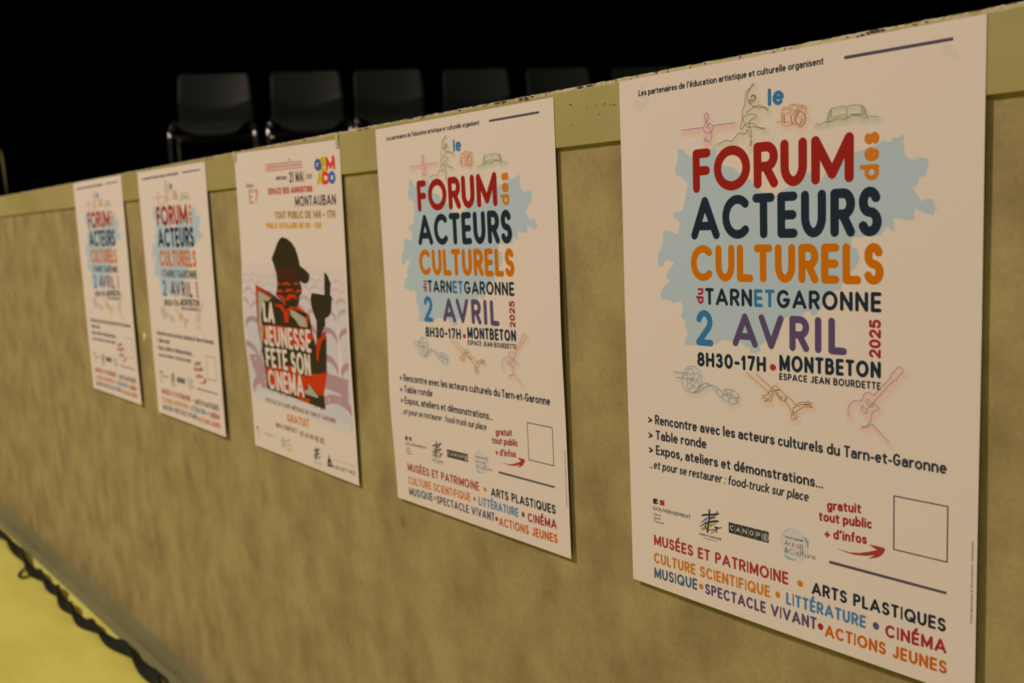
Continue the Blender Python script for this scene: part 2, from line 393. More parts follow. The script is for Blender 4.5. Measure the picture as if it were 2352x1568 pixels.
ART = {'clef':[[(65.4,44.8),(86.1,44.7)],[(95.9,44.2),(116.0,44.0)],[(89.7,45.7),(90.4,44.2),(91.5,42.6),(93.4,42.7),(95.3,44.3),(95.6,45.9),(94.8,47.6),(92.8,48.8),(90.3,49.2),(88.0,48.2),(86.8,45.5),(87.2,43.9),(89.2,40.8),(90.5,39.6),(91.5,37.5),(91.3,35.8),(89.8,34.3),(88.3,35.2),(88.1,36.8),(89.3,39.8),(90.5,42.5),(91.7,44.9),(93.7,48.4),(94.5,51.0),(93.8,53.5),(92.2,55.2),(90.3,55.6),(89.3,54.8)],[(87.4,53.0),(88.5,52.6),(89.8,53.2),(89.5,54.5),(88.0,54.5),(87.4,53.7),(87.4,53.0)]],'dancer':[[(130.2,21.0),(131.4,19.0),(132.4,18.3),(132.5,19.1),(130.2,21.0),(127.5,22.2),(125.9,24.2),(125.4,27.2),(125.1,31.2),(123.3,35.1),(122.5,38.1),(122.8,41.9),(124.7,45.8),(126.6,47.7),(128.9,48.4),(132.4,48.4),(136.3,49.5),(139.3,50.0),(141.6,50.3),(141.8,50.8),(140.4,51.0),(137.8,50.0),(135.1,48.0),(132.1,46.2),(128.6,45.6),(125.8,45.9),(123.5,47.9),(121.6,49.3),(120.9,48.3),(121.5,44.9),(123.2,41.6),(126.0,39.8),(129.9,39.5),(133.7,40.1),(135.2,41.1),(134.1,42.1),(130.2,43.4),(128.4,44.9),(128.6,47.4),(129.7,50.0),(130.5,52.6),(129.8,55.3),(127.7,51.4),(127.1,50.1),(125.7,52.2),(124.1,53.1),(121.8,52.4),(119.4,51.8),(117.4,53.0),(114.5,55.9),(111.9,57.0),(107.6,56.1),(104.3,57.0),(100.3,58.5)],[(129.8,55.3),(130.1,57.8),(130.7,59.4),(129.9,61.3),(128.7,61.2),(129.3,59.3),(130.1,57.8)],[(130.2,21.0),(128.2,23.5),(127.1,26.5),(127.5,29.3),(129.0,31.9),(131.1,33.6),(134.2,35.0),(138.0,35.9),(142.2,36.1),(144.0,36.7),(144.8,37.6),(143.8,38.3),(142.5,36.8),(141.4,35.6),(139.2,34.6),(136.5,34.2),(133.4,34.4),(129.5,36.3),(125.8,37.8)],[(128.6,31.4),(129.1,29.5),(129.7,28.9),(130.2,30.2),(132.4,29.7),(133.9,28.2),(133.6,27.2),(132.0,26.9),(130.5,27.5),(130.5,26.9),(132.4,26.2),(134.3,27.3),(134.3,29.1),(132.7,30.8),(130.4,31.6),(128.6,31.5)]],'camera':[[(151.9,47.1),(156.0,47.1)],[(175.4,47.0),(177.9,47.1)],[(156.1,39.7),(156.3,41.7),(156.0,46.8),(156.6,49.2),(158.7,50.6),(163.6,50.2),(164.8,49.7)],[(156.1,39.7),(157.4,39.3),(162.9,39.7),(163.9,39.2),(165.3,37.3),(167.3,37.2),(168.5,37.7),(169.1,39.1),(170.5,39.2),(175.2,38.9),(175.5,40.1),(170.1,40.3),(163.7,40.7),(163.0,40.8)],[(163.0,40.8),(162.0,42.2),(159.6,42.3),(156.3,41.7)],[(163.0,40.8),(163.4,45.5),(163.4,49.9)],[(161.2,38.6),(162.5,37.0),(163.7,36.5),(167.5,36.7)],[(161.2,38.6),(163.5,39.1)],[(169.5,38.6),(169.7,37.5),(171.3,37.4),(172.1,37.9),(172.1,38.9)],[(172.5,38.4),(173.3,37.9),(174.3,38.8)],[(157.4,39.0),(157.6,37.8),(160.0,37.9),(160.2,38.8)],[(157.3,42.9),(156.9,43.5),(156.8,48.2)],[(157.9,42.8),(158.1,48.5)],[(158.1,48.5),(162.0,48.1)],[(158.5,42.7),(158.5,48.1)],[(175.2,47.3),(174.9,48.9),(174.3,50.4),(173.3,51.5),(172.1,52.2),(170.7,52.3),(169.3,51.9),(168.1,51.0),(167.1,49.7),(166.5,48.1),(166.3,46.4),(166.5,44.7),(167.1,43.2),(168.1,42.1),(169.4,41.5),(170.8,41.3),(172.2,41.8),(173.4,42.7),(174.4,44.0),(175.0,45.6),(175.2,47.3)],[(174.7,47.1),(174.5,48.5),(173.9,49.8),(173.1,50.7),(172.1,51.3),(171.0,51.4),(169.8,51.1),(168.8,50.3),(168.0,49.2),(167.5,47.9),(167.3,46.4),(167.5,45.0),(168.1,43.7),(168.9,42.8),(169.9,42.2),(171.1,42.1),(172.2,42.5),(173.2,43.2),(174.0,44.3),(174.5,45.7),(174.7,47.1)],[(172.1,44.5),(172.5,45.3),(172.6,46.3),(172.7,47.3),(172.5,48.2),(172.2,49.0),(171.8,49.7),(171.2,50.2),(170.6,50.4),(170.0,50.4),(169.3,50.1),(168.8,49.6),(168.3,48.9),(168.0,48.0),(167.8,47.1),(167.8,46.1),(167.9,45.2),(168.2,44.3),(168.7,43.7),(169.2,43.2),(169.8,43.0)],[(169.9,40.8),(166.9,41.5),(164.4,43.9),(164.0,46.9),(164.6,49.7)],[(170.5,41.9),(169.2,43.8),(169.8,45.5),(171.6,47.0),(171.6,49.3),(170.0,50.5)],[(175.5,40.1),(175.2,42.0),(175.1,46.3)],[(164.2,48.6),(166.6,51.0),(165.2,48.7),(164.2,48.6)]],'book':[[(183.1,51.3),(186.8,52.1),(189.9,50.9),(191.8,50.8)],[(221.7,51.0),(224.2,50.5),(227.0,51.2),(229.2,51.0)],[(194.6,48.6),(195.4,42.2)],[(195.4,42.2),(198.6,42.6),(203.4,41.8),(206.3,42.9)],[(206.4,42.9),(206.5,49.5)],[(194.6,48.6),(197.8,48.3),(202.6,47.2),(204.8,47.7),(206.5,49.5)],[(205.9,50.5),(201.9,49.0),(198.5,49.3),(195.2,50.3),(192.5,51.0)],[(195.4,43.0),(193.5,44.3),(191.6,51.6)],[(191.6,51.6),(195.5,51.1),(198.9,50.2),(205.2,50.9),(206.7,50.3)],[(195.0,43.2),(192.5,51.0)],[(206.7,42.6),(209.9,41.9),(216.8,42.8)],[(216.8,42.8),(217.8,48.7)],[(217.8,48.7),(213.5,48.0),(209.9,47.8),(206.7,49.8)],[(217.1,43.0),(219.1,44.3),(221.6,51.1)],[(221.6,51.1),(218.5,51.2),(215.0,49.4),(211.4,49.0),(206.7,50.3)],[(217.7,43.5),(219.3,49.5)],[(219.3,49.5),(213.5,48.4),(209.9,48.2)],[(218.9,44.7),(220.7,50.3)]],'reel':[[(80.7,236.4),(80.1,239.7),(78.6,242.7),(76.4,245.3),(73.7,247.1),(70.6,248.0),(67.6,247.8),(64.9,246.6),(62.8,244.6),(61.4,241.8),(61.0,238.6),(61.6,235.3),(63.1,232.2),(65.4,229.6),(68.2,227.9),(71.3,227.1),(74.2,227.3),(76.9,228.5),(79.0,230.6),(80.3,233.3),(80.7,236.4)],[(72.0,231.2),(71.9,232.1),(71.5,232.8),(70.9,233.5),(70.2,233.9),(69.4,234.1),(68.6,234.1),(67.9,233.8),(67.3,233.3),(67.0,232.6),(66.9,231.8),(67.0,230.9),(67.4,230.2),(68.0,229.5),(68.7,229.1),(69.5,228.9),(70.3,228.9),(71.0,229.2),(71.6,229.8),(71.9,230.4),(72.0,231.2)],[(78.4,234.3),(78.3,235.1),(77.9,235.9),(77.3,236.5),(76.5,237.0),(75.7,237.2),(74.9,237.2),(74.2,236.9),(73.6,236.4),(73.2,235.7),(73.1,234.9),(73.3,234.1),(73.7,233.3),(74.3,232.7),(75.0,232.2),(75.9,232.0),(76.7,232.1),(77.4,232.4),(77.9,232.9),(78.3,233.5),(78.4,234.3)],[(78.5,241.2),(78.3,242.1),(77.9,242.8),(77.3,243.5),(76.6,244.0),(75.8,244.2),(75.0,244.2),(74.2,243.9),(73.7,243.3),(73.3,242.6),(73.2,241.8),(73.4,241.0),(73.8,240.2),(74.4,239.5),(75.1,239.1),(75.9,238.9),(76.7,238.9),(77.5,239.2),(78.0,239.7),(78.4,240.4),(78.5,241.2)],[(71.0,242.8),(70.9,243.6),(70.5,244.4),(69.9,245.1),(69.1,245.5),(68.3,245.7),(67.5,245.7),(66.7,245.4),(66.1,244.9),(65.8,244.2),(65.7,243.4),(65.8,242.6),(66.2,241.8),(66.8,241.2),(67.6,240.7),(68.4,240.5),(69.3,240.5),(70.0,240.8),(70.6,241.3),(70.9,242.0),(71.0,242.8)],[(61.9,237.7),(61.9,237.3),(62.0,236.8),(62.1,236.3),(62.4,235.8),(62.7,235.4),(63.0,235.1),(63.5,234.8),(63.9,234.5),(64.4,234.4),(64.9,234.4),(65.4,234.4),(65.8,234.5),(66.3,234.7),(66.6,235.0),(66.9,235.3),(67.1,235.7),(67.2,236.2),(67.3,236.7),(67.2,237.1),(67.1,237.6)],[(72.7,237.4),(72.6,237.9),(72.4,238.4),(72.0,238.8),(71.5,239.0),(71.0,239.2),(70.5,239.2),(70.0,239.0),(69.7,238.7),(69.5,238.3),(69.4,237.8),(69.5,237.3),(69.7,236.9),(70.1,236.5),(70.6,236.2),(71.1,236.1),(71.6,236.1),(72.1,236.3),(72.4,236.6),(72.7,237.0),(72.7,237.4)],[(71.8,237.5),(71.8,237.8),(71.7,238.0),(71.5,238.2),(71.3,238.3),(71.0,238.4),(70.8,238.4),(70.6,238.3),(70.4,238.2),(70.3,237.9),(70.3,237.7),(70.3,237.5),(70.5,237.2),(70.6,237.1),(70.8,236.9),(71.1,236.9),(71.3,236.9),(71.5,237.0),(71.7,237.1),(71.8,237.3),(71.8,237.5)],[(52.3,233.3),(61.8,233.4),(67.2,233.1)],[(54.5,237.5),(61.7,237.6),(69.4,237.7)],[(72.0,232.7),(73.5,232.9)],[(76.6,237.0),(76.8,238.9)],[(70.9,242.8),(73.2,242.7)],[(66.8,238.5),(65.9,239.8),(66.6,240.8)],[(72.5,248.1),(75.9,248.0),(80.0,245.5),(82.7,243.4),(87.2,241.1),(89.6,240.4),(92.3,240.1),(96.2,241.4),(99.8,243.8),(102.2,245.6),(107.5,247.6)],[(107.5,247.6),(111.3,247.9),(115.5,246.9),(116.4,245.3),(113.9,243.0),(109.7,241.7),(104.8,241.5),(102.6,242.6),(103.3,244.6),(107.5,247.6)],[(72.5,247.8),(77.0,246.0),(80.1,241.8),(83.2,239.7),(85.8,239.0),(89.0,239.9),(92.6,242.7),(96.1,245.4),(100.7,248.8),(105.3,251.2),(109.5,252.4),(112.6,252.1),(115.5,250.1),(116.4,246.4)],[(81.1,241.7),(82.7,243.4)],[(86.3,239.3),(87.4,241.1)],[(96.9,242.3),(95.8,244.2)],[(102.0,245.6),(100.6,248.6)],[(107.7,247.9),(107.2,251.1)],[(114.3,247.5),(113.7,250.7)],[(104.8,241.7),(104.7,244.1)],[(109.7,241.8),(109.5,244.1)],[(105.1,244.8),(107.6,244.3),(110.3,245.2),(113.8,247.2)],[(105.1,245.2),(106.8,246.0),(110.0,245.9),(110.3,247.6)]],'acrobat':[[(124.2,227.1),(143.5,239.5)],[(132.1,226.8),(148.1,237.5)],[(144.5,238.8),(147.1,235.6),(148.5,234.3),(149.7,234.1),(150.9,234.8),(158.4,240.6)],[(158.4,240.6),(156.7,244.0),(155.1,244.4),(152.8,243.5),(150.8,241.2),(148.8,239.2)],[(142.1,240.5),(143.7,239.8),(144.7,238.8),(147.4,237.9),(152.2,236.8),(152.7,237.1),(149.8,238.0),(147.4,238.8),(145.4,240.9)],[(143.9,239.8),(141.9,241.9),(138.0,242.9),(138.8,243.6),(143.3,244.6),(145.0,241.9),(146.7,239.1)],[(148.4,239.5),(146.4,242.6),(145.6,246.0)],[(145.6,246.0),(140.5,246.8),(139.8,246.5),(143.3,244.9)],[(149.8,238.8),(151.8,241.7),(154.1,243.7)],[(154.1,243.7),(154.8,241.0),(154.6,243.3)],[(151.1,238.6),(153.8,242.6)],[(159.3,241.0),(158.1,243.9),(156.9,244.4),(159.4,246.4),(161.2,248.4),(162.0,250.0),(163.4,251.0),(163.1,252.7),(162.6,254.8),(163.4,256.7),(165.5,257.1),(167.1,255.8),(167.5,253.8),(166.5,251.7)],[(159.3,241.0),(163.3,243.1),(165.3,245.1),(166.1,246.7)],[(166.1,246.7),(169.8,244.2),(175.0,243.3),(176.5,242.4),(177.2,243.3),(179.1,243.3),(178.7,244.2),(176.2,244.5),(171.7,245.5),(166.2,247.5),(164.3,248.9),(164.4,251.4),(166.5,251.4),(170.4,248.3),(174.9,246.6),(179.7,246.4),(179.5,245.7),(177.2,245.2),(171.7,245.4)],[(163.4,252.7),(164.7,252.8),(164.2,254.0),(165.5,254.1),(165.8,255.5),(167.1,255.8)]],'guitar':[[(208.8,248.9),(207.8,246.0),(208.2,242.3),(210.2,239.2),(213.3,237.6),(217.2,237.1),(218.7,235.7),(219.6,232.9),(221.5,231.2),(224.0,231.1),(226.6,232.6)],[(226.6,232.6),(238.6,219.3)],[(238.6,219.3),(239.2,217.1)],[(239.2,217.1),(243.6,212.1),(245.4,212.1),(246.8,213.5),(247.0,215.0)],[(247.0,215.0),(244.3,217.6),(242.3,220.6),(240.4,221.0)],[(240.4,221.0),(227.0,236.7)],[(227.0,236.7),(227.2,238.2),(228.7,239.4),(230.8,240.3)],[(230.8,240.3),(229.8,241.8),(226.6,243.2),(225.4,245.2),(224.9,248.4),(223.2,252.2),(220.7,254.4),(217.6,254.8)],[(217.6,254.8),(220.7,255.2),(223.2,254.0),(225.4,251.9)],[(225.4,251.9),(238.2,262.9)],[(222.6,235.4),(226.6,239.1)],[(226.6,239.1),(225.1,241.0)],[(225.1,241.0),(221.0,237.2)],[(221.0,237.2),(222.6,235.4)],[(218.7,240.3),(222.5,243.8)],[(222.5,243.8),(221.0,245.4)],[(221.0,245.4),(217.2,242.0)],[(217.2,242.0),(218.7,240.3)],[(221.5,242.7),(227.0,236.7)]],'td_stroke':[[(86.3,340.5),(85.9,347.5),(84.8,353.8),(83.8,358.8)],[(79.0,346.3),(83.8,344.7),(91.2,343.0),(95.0,341.4)],[(85.9,350.4),(90.4,348.7),(94.6,347.7)],[(85.9,349.9),(82.8,352.5),(82.0,355.1),(83.8,356.6)],[(84.9,357.0),(90.9,355.3),(98.0,351.9)],[(91.5,353.2),(94.5,352.9)],[(92.8,353.5),(93.1,356.9)]],'td_red':[[(87.3,359.2),(91.8,356.1)]],'td_blue':[[(91.3,341.6),(95.0,339.1),(94.6,340.1),(90.5,341.9)],[(75.6,353.7),(82.2,348.0),(85.2,346.1),(83.7,348.6),(77.9,352.4)]],'td_green':[[(75.5,356.6),(79.8,352.8),(84.4,349.1),(82.1,352.3),(77.4,355.8)],[(86.7,347.9),(87.1,345.7),(93.1,343.5),(90.8,345.2),(87.4,347.8)]],'td_orange':[[(88.9,347.3),(90.4,345.6),(93.4,344.6),(92.6,345.8),(90.0,346.9)]],'td_lime':[[(86.1,354.4),(86.6,351.9),(92.9,349.4),(92.5,350.5),(89.2,352.5),(86.9,354.2)],[(76.8,358.3),(81.3,354.2),(82.0,355.7),(82.3,357.4),(79.6,358.2)]],'arrow':[[(199.1,344.1),(203.5,344.4),(209.4,344.7),(217.1,343.2),(224.7,340.3),(230.0,337.9),(227.0,336.9),(223.7,335.7),(228.8,335.3),(233.9,335.3),(235.5,335.8),(235.3,337.6),(233.0,340.8),(230.3,343.1),(223.5,345.5),(228.4,341.8),(221.9,344.0),(214.2,345.3),(207.5,345.4),(203.0,344.7)]],'ac_grey':[[(152.9,349.2),(153.1,346.1),(154.9,342.9),(158.0,339.7),(163.0,337.6),(159.1,339.7),(157.0,342.1),(155.1,344.1),(153.7,346.6)]],'ac_blue':[[(171.8,341.9),(175.0,342.8),(176.6,344.4),(176.6,347.7),(176.0,350.8),(174.9,347.1),(173.5,344.1)],[(155.5,358.4),(157.4,359.6),(161.2,360.6),(163.5,361.1),(166.6,360.8),(163.5,362.2),(159.7,362.1),(156.6,360.8)]],'map':[[(60.9,58.8),(66.4,58.8),(68.6,62.4),(72.5,65.1),(77.8,66.4),(93.5,64.2),(92.7,60.5),(100.4,56.9),(106.3,56.0),(105.9,59.3),(98.6,62.2),(98.5,68.5),(105.1,73.9),(114.9,76.7),(119.7,80.9),(129.3,85.9),(133.9,91.2),(138.6,94.6),(150.8,98.3),(155.4,94.7),(164.3,91.4),(168.7,86.1),(174.5,83.4),(179.5,83.7),(184.4,92.9),(190.0,85.4),(194.1,82.1),(196.8,76.4),(203.6,75.7),(215.4,71.9),(230.0,68.5),(231.8,66.4),(238.0,68.0),(238.2,65.5),(243.4,65.6),(245.2,63.9),(246.7,64.3),(245.9,68.6),(247.1,76.4),(250.1,79.7),(253.7,80.2),(256.6,78.7),(262.7,80.3),(261.9,85.6),(260.8,90.3),(257.3,90.8),(255.6,95.1),(252.1,97.7),(257.4,104.0),(256.9,106.2),(262.1,104.5),(265.6,105.4),(266.7,108.2),(268.7,111.0),(266.8,111.5),(266.2,114.8),(261.0,113.5),(253.9,110.0),(253.4,113.3),(254.0,116.1),(251.6,117.6),(239.5,115.8),(240.2,123.8),(238.3,124.0),(235.8,120.9),(232.1,124.3),(231.5,126.6),(225.8,126.8),(210.1,128.2),(210.1,134.7),(213.4,134.7),(216.1,141.8),(212.8,147.8),(209.5,150.8),(202.7,157.8),(202.0,163.3),(195.2,163.6),(186.0,176.9),(183.1,180.8),(179.5,182.0),(177.4,178.6),(173.7,179.4),(172.3,181.4),(160.4,183.4),(154.3,186.3),(152.6,200.7),(147.9,198.4),(135.2,206.0),(136.8,209.9),(130.3,212.0),(126.3,210.8),(128.7,209.2),(122.2,207.1),(117.3,203.4),(112.3,205.2),(108.9,204.1),(102.1,203.9),(95.1,207.9),(81.0,208.3),(75.5,210.2),(64.4,210.7),(65.5,205.3),(68.4,201.5),(64.9,196.0),(65.9,193.1),(61.4,188.4),(63.5,179.8),(59.9,175.7),(54.2,178.1),(46.7,175.5),(40.9,175.5),(39.7,170.7),(45.2,164.1),(50.1,161.0),(46.4,157.6),(50.4,150.3),(55.3,146.7),(54.4,145.8),(46.9,143.3),(42.8,148.8),(38.4,149.3),(38.4,139.5),(43.4,132.3),(44.8,121.0),(49.5,121.0),(59.7,123.9),(61.8,115.6),(59.2,112.1),(55.1,111.3),(55.6,106.8),(64.9,106.0),(69.0,91.0),(70.4,84.9),(63.9,79.8),(59.3,78.9),(57.6,74.0),(60.6,67.3)]],'body':[[(44.2,181.8),(95.4,193.3),(142.5,207.1),(165.4,206.6),(196.3,214.8),(202.2,236.4),(208.9,252.8),(211.9,244.0),(227.1,235.9),(238.8,232.4),(239.2,241.7),(234.4,283.0),(222.0,316.2),(223.8,334.6),(149.6,331.6),(107.1,329.7),(56.1,328.5),(57.2,308.5),(51.9,276.9),(47.1,248.0)]],'hand':[[(244.7,158.1),(250.2,161.7),(257.3,171.4),(254.5,185.6),(258.3,188.8),(255.0,206.4),(248.3,212.7),(239.4,215.4),(237.0,220.2),(237.7,233.7),(238.3,217.3),(237.4,224.1),(227.1,235.9),(212.8,243.9),(214.7,224.0),(215.4,218.8),(215.1,220.8),(208.4,211.9),(202.8,201.0),(202.3,192.4),(206.8,185.4),(239.9,186.3),(242.3,159.4)]],'head':[[(134.5,115.4),(146.8,117.1),(159.4,121.9),(169.4,129.6),(175.3,139.9),(179.1,151.9),(193.0,156.7),(203.1,161.5),(203.4,165.8),(197.9,172.9),(190.4,174.5),(181.4,173.5),(176.2,171.1),(178.2,176.3),(180.1,182.3),(179.3,187.5),(172.3,191.4),(170.3,198.5),(165.4,206.6),(142.4,208.0),(105.3,194.7),(111.0,177.2),(109.9,165.5),(103.9,153.0),(98.2,144.6),(108.9,134.0),(118.6,123.1),(127.4,117.3)]],'red2':[[(126.0,176.2),(138.0,174.2),(149.1,176.6),(146.9,178.9),(137.4,177.9),(126.5,179.5)],[(129.9,188.5),(136.5,183.8),(152.0,182.6),(158.0,186.8),(149.6,186.1),(137.8,187.9)],[(130.4,198.4),(141.2,190.7),(160.4,189.7),(166.8,197.3),(154.1,194.0),(138.0,199.3)],[(110.3,175.4),(118.0,176.9),(123.7,178.5),(111.7,179.4)],[(108.7,185.4),(124.5,185.6),(124.9,189.2),(109.1,189.0)],[(154.7,177.2),(162.8,173.8),(173.9,174.3),(172.7,176.5),(162.4,176.5)],[(160.6,188.4),(167.0,182.8),(178.2,182.8),(179.5,186.2),(172.1,186.1)],[(99.4,205.9),(121.4,205.6),(130.0,213.2),(142.5,207.1),(169.2,206.0),(188.5,212.2),(181.3,211.8),(155.5,209.4),(141.1,210.3),(135.3,229.0),(125.5,229.7),(123.7,216.3),(112.9,209.7),(101.0,208.6)],[(105.4,193.8),(115.6,192.4),(129.0,194.4),(131.3,205.0),(125.2,206.3),(122.5,198.3),(109.1,195.8)],[(44.2,181.8),(48.2,183.5),(94.8,197.0),(92.5,199.0),(49.5,188.1),(48.4,226.6),(51.3,248.0),(45.9,248.4),(45.2,226.8),(44.6,192.1)],[(196.3,214.8),(191.8,214.6),(184.6,220.3),(188.4,232.3),(192.4,223.3)]],'red3':[[(170.4,292.5),(187.3,290.6),(203.5,290.6),(223.4,287.6),(236.2,282.8),(222.1,315.3),(208.6,317.9),(183.2,306.1),(170.8,315.5),(167.3,326.6),(183.9,326.3),(177.5,332.4),(151.7,330.6),(140.6,328.2),(61.1,323.1),(59.1,296.9),(133.2,287.4),(169.9,296.1)],[(60.4,237.6),(93.8,235.2),(141.2,235.4),(199.2,232.9),(204.9,242.8),(184.7,257.6),(60.5,262.9),(55.9,252.0)],[(211.8,244.8),(222.6,242.7),(228.8,235.8),(238.7,233.3),(238.5,240.5),(227.6,244.4),(219.0,256.2),(212.1,274.1),(208.3,269.3)]],'grey2':[[(51.4,189.9),(88.5,198.3),(81.6,203.2),(67.1,203.1),(57.5,223.2),(59.8,247.4),(49.1,248.2)],[(142.0,210.7),(155.2,211.7),(185.7,219.4),(188.5,231.4),(167.3,231.2),(157.1,223.9),(144.6,218.5)]],'grey3':[[(181.4,305.8),(207.3,320.2),(202.6,322.1),(170.0,321.0),(168.9,315.7),(178.3,314.6)],[(51.9,238.2),(62.4,238.4),(52.2,275.0),(49.5,252.5)]],'P3T':{'pink1':[99.7,111.1,19.7,28.6,20.0,28.7],'pink2':[113.5,131.6,19.5,28.4,19.8,28.8],'pink3':[135.7,152.8,19.8,28.5,19.8,28.9],'pink4':[156.3,201.1,19.6,28.1,20.7,28.3],'mercredi':[128.3,159.2,36.5,41.1,37.0,41.4],'21mai':[166.1,205.6,31.5,45.6,32.4,45.8],'2025':[212.1,226.2,36.7,42.6,36.9,42.8],'edition':[33.7,58.2,42.4,47.8,42.8,47.8],'e7':[40.9,70.0,51.1,70.5,51.5,70.2],'espace':[102.0,225.1,50.8,59.8,51.0,59.1],'montauban':[177.6,281.2,63.3,76.3,62.9,75.8],'tout':[117.1,277.5,81.8,91.5,81.7,91.7],'scol':[88.2,241.8,96.3,104.4,96.0,103.9],'G':[234.0,252.3,19.5,34.0,19.9,34.4],'E':[248.8,265.9,18.2,36.1,18.4,36.1],'M':[262.9,284.1,18.6,34.1,19.0,34.5],'A':[238.0,253.6,35.3,51.1,35.6,51.3],'Dd':[251.6,269.7,35.5,50.8,35.9,51.1],'O':[267.4,283.3,35.5,50.8,35.8,50.9],'LA':[64.5,97.0,204.9,232.2,203.2,233.7],'JEUN':[61.2,196.0,238.3,265.9,233.4,263.7],'FETE':[61.5,125.5,268.7,296.5,266.2,295.3],'SON':[135.0,190.6,267.6,297.0,265.6,295.4],'CINE':[61.6,167.6,299.7,328.1,296.1,327.3],'fest':[48.8,248.6,342.4,348.4,342.4,349.0],'grat':[110.9,175.2,356.5,367.8,354.5,367.0],'info':[74.2,138.4,374.7,381.4,372.8,380.1],'tel':[146.9,213.4,374.8,381.7,373.8,381.8],'gov':[9.2,72.4,389.5,407.1,392.4,398.6],'ac':[87.8,103.7,392.0,406.6,391.6,403.9],'S':[102.2,118.8,393.5,409.4,391.7,408.3],'td':[179.4,201.4,391.4,412.8,388.1,409.3],'aug':[218.1,232.6,394.2,409.9,392.5,408.4],'esp':[232.8,289.6,397.4,399.4,395.9,397.9],'ugus':[233.2,288.5,404.9,409.8,402.6,408.6]},'deb':[(6.4,191.9),(45.1,195.8),(193.1,180.8),(259.7,177.9),(291.8,208.3),(0.4,233.2),(46.1,234.9),(239.6,232.4),(274.6,234.7),(-0.0,287.5),(238.0,281.8),(287.5,285.6),(268.9,340.6)]}


# ------------------------------------------------------------------ printing: everything in millimetres on the sheet (u right, v down)
class Part:
    def __init__(self):
        self.v, self.f, self.m, self.mats = [], [], [], []

    def mi(self, mat):
        if mat not in self.mats:
            self.mats.append(mat)
        return self.mats.index(mat)

    def add(self, vs, fs, mat):
        b = len(self.v)
        self.v += [tuple(float(c) for c in x) for x in vs]
        self.f += [tuple(int(i) + b for i in f) for f in fs]
        self.m += [self.mi(mat)] * len(fs)

    def poly(self, pts, mat, layer):
        bm = bmesh.new()
        vs = [bm.verts.new((p[0], p[1], 0)) for p in pts]
        bm.faces.new(vs)
        bm.normal_update()
        bmesh.ops.triangulate(bm, faces=bm.faces[:], ngon_method='EAR_CLIP')
        bm.verts.index_update()
        self.add([(v.co.x, v.co.y, layer) for v in bm.verts], [[v.index for v in f.verts] for f in bm.faces], mat)
        bm.free()

    def rect(self, a, b, c, d, mat, layer):
        self.add([(p[0], p[1], layer) for p in (a, b, c, d)], [(0, 1, 2, 3)], mat)

    def ellipse(self, cx, cy, rx, ry, mat, layer, n=28):
        self.add([(cx + rx * math.cos(2 * PI * i / n), cy + ry * math.sin(2 * PI * i / n), layer) for i in range(n)] + [(cx, cy, layer)],
                 [(i, (i + 1) % n, n) for i in range(n)], mat)

    def ribbon(self, pts, w, mat, layer, cap=True, step=0.0004, split=38):
        """a stroke of width w with round ends; sharp corners are split so that they come out round"""
        P = [np.array(p[:2], float) for p in pts]
        Q = [P[0]]
        for p in P[1:]:
            if np.hypot(*(p - Q[-1])) > 1e-4:
                Q.append(p)
        P = Q
        if len(P) < 2:
            return layer
        closed = np.hypot(*(P[0] - P[-1])) < 1e-3
        runs, cur = [], [P[0]]
        for i in range(1, len(P)):
            cur.append(P[i])
            if i < len(P) - 1:
                d0, d1 = P[i] - P[i - 1], P[i + 1] - P[i]
                c = np.dot(d0, d1) / (np.hypot(*d0) * np.hypot(*d1))
                if c < math.cos(math.radians(split)):
                    runs.append(cur); cur = [P[i]]
        runs.append(cur)
        z = layer
        h = w / 2
        for r in runs:
            n = len(r)
            if n < 2:
                continue
            lp = closed and len(runs) == 1
            vs, fs = [], []
            for i in range(n):
                if lp and i in (0, n - 1):
                    a, b = r[1] - r[0], r[-1] - r[-2]
                else:
                    a = r[min(i + 1, n - 1)] - r[i] if i < n - 1 else r[i] - r[i - 1]
                    b = r[i] - r[i - 1] if i > 0 else a
                a, b = a / np.hypot(*a), b / np.hypot(*b)
                t = a + b
                t /= np.hypot(*t)
                m = np.array([-t[1], t[0]])
                k = h / max(0.6, abs(np.dot(m, np.array([-a[1], a[0]]))))
                vs += [(*(r[i] + m * k), z), (*(r[i] - m * k), z)]
                z += step
            for i in range(n - 1):
                fs.append((2 * i, 2 * i + 1, 2 * i + 3, 2 * i + 2))
            if cap and not lp:
                for e, q in ((0, r[0] - r[1]), (n - 1, r[-1] - r[-2])):
                    a0 = math.atan2(q[1], q[0])
                    c = len(vs)
                    zz = vs[2 * e][2]
                    nn = 8 if w > 1 else 4
                    vs += [(r[e][0] + h * math.cos(a0 - PI / 2 + PI * j / nn), r[e][1] + h * math.sin(a0 - PI / 2 + PI * j / nn), zz) for j in range(nn + 1)]
                    fs.append(tuple(range(c, c + nn + 1)))
            self.add(vs, fs, mat)
            z += 0.004
        return z


def arc(cx, cy, rx, ry, a0, a1, n=16):
    return [(cx + rx * math.cos(math.radians(a0 + (a1 - a0) * i / n)), cy + ry * math.sin(math.radians(a0 + (a1 - a0) * i / n))) for i in range(n + 1)]


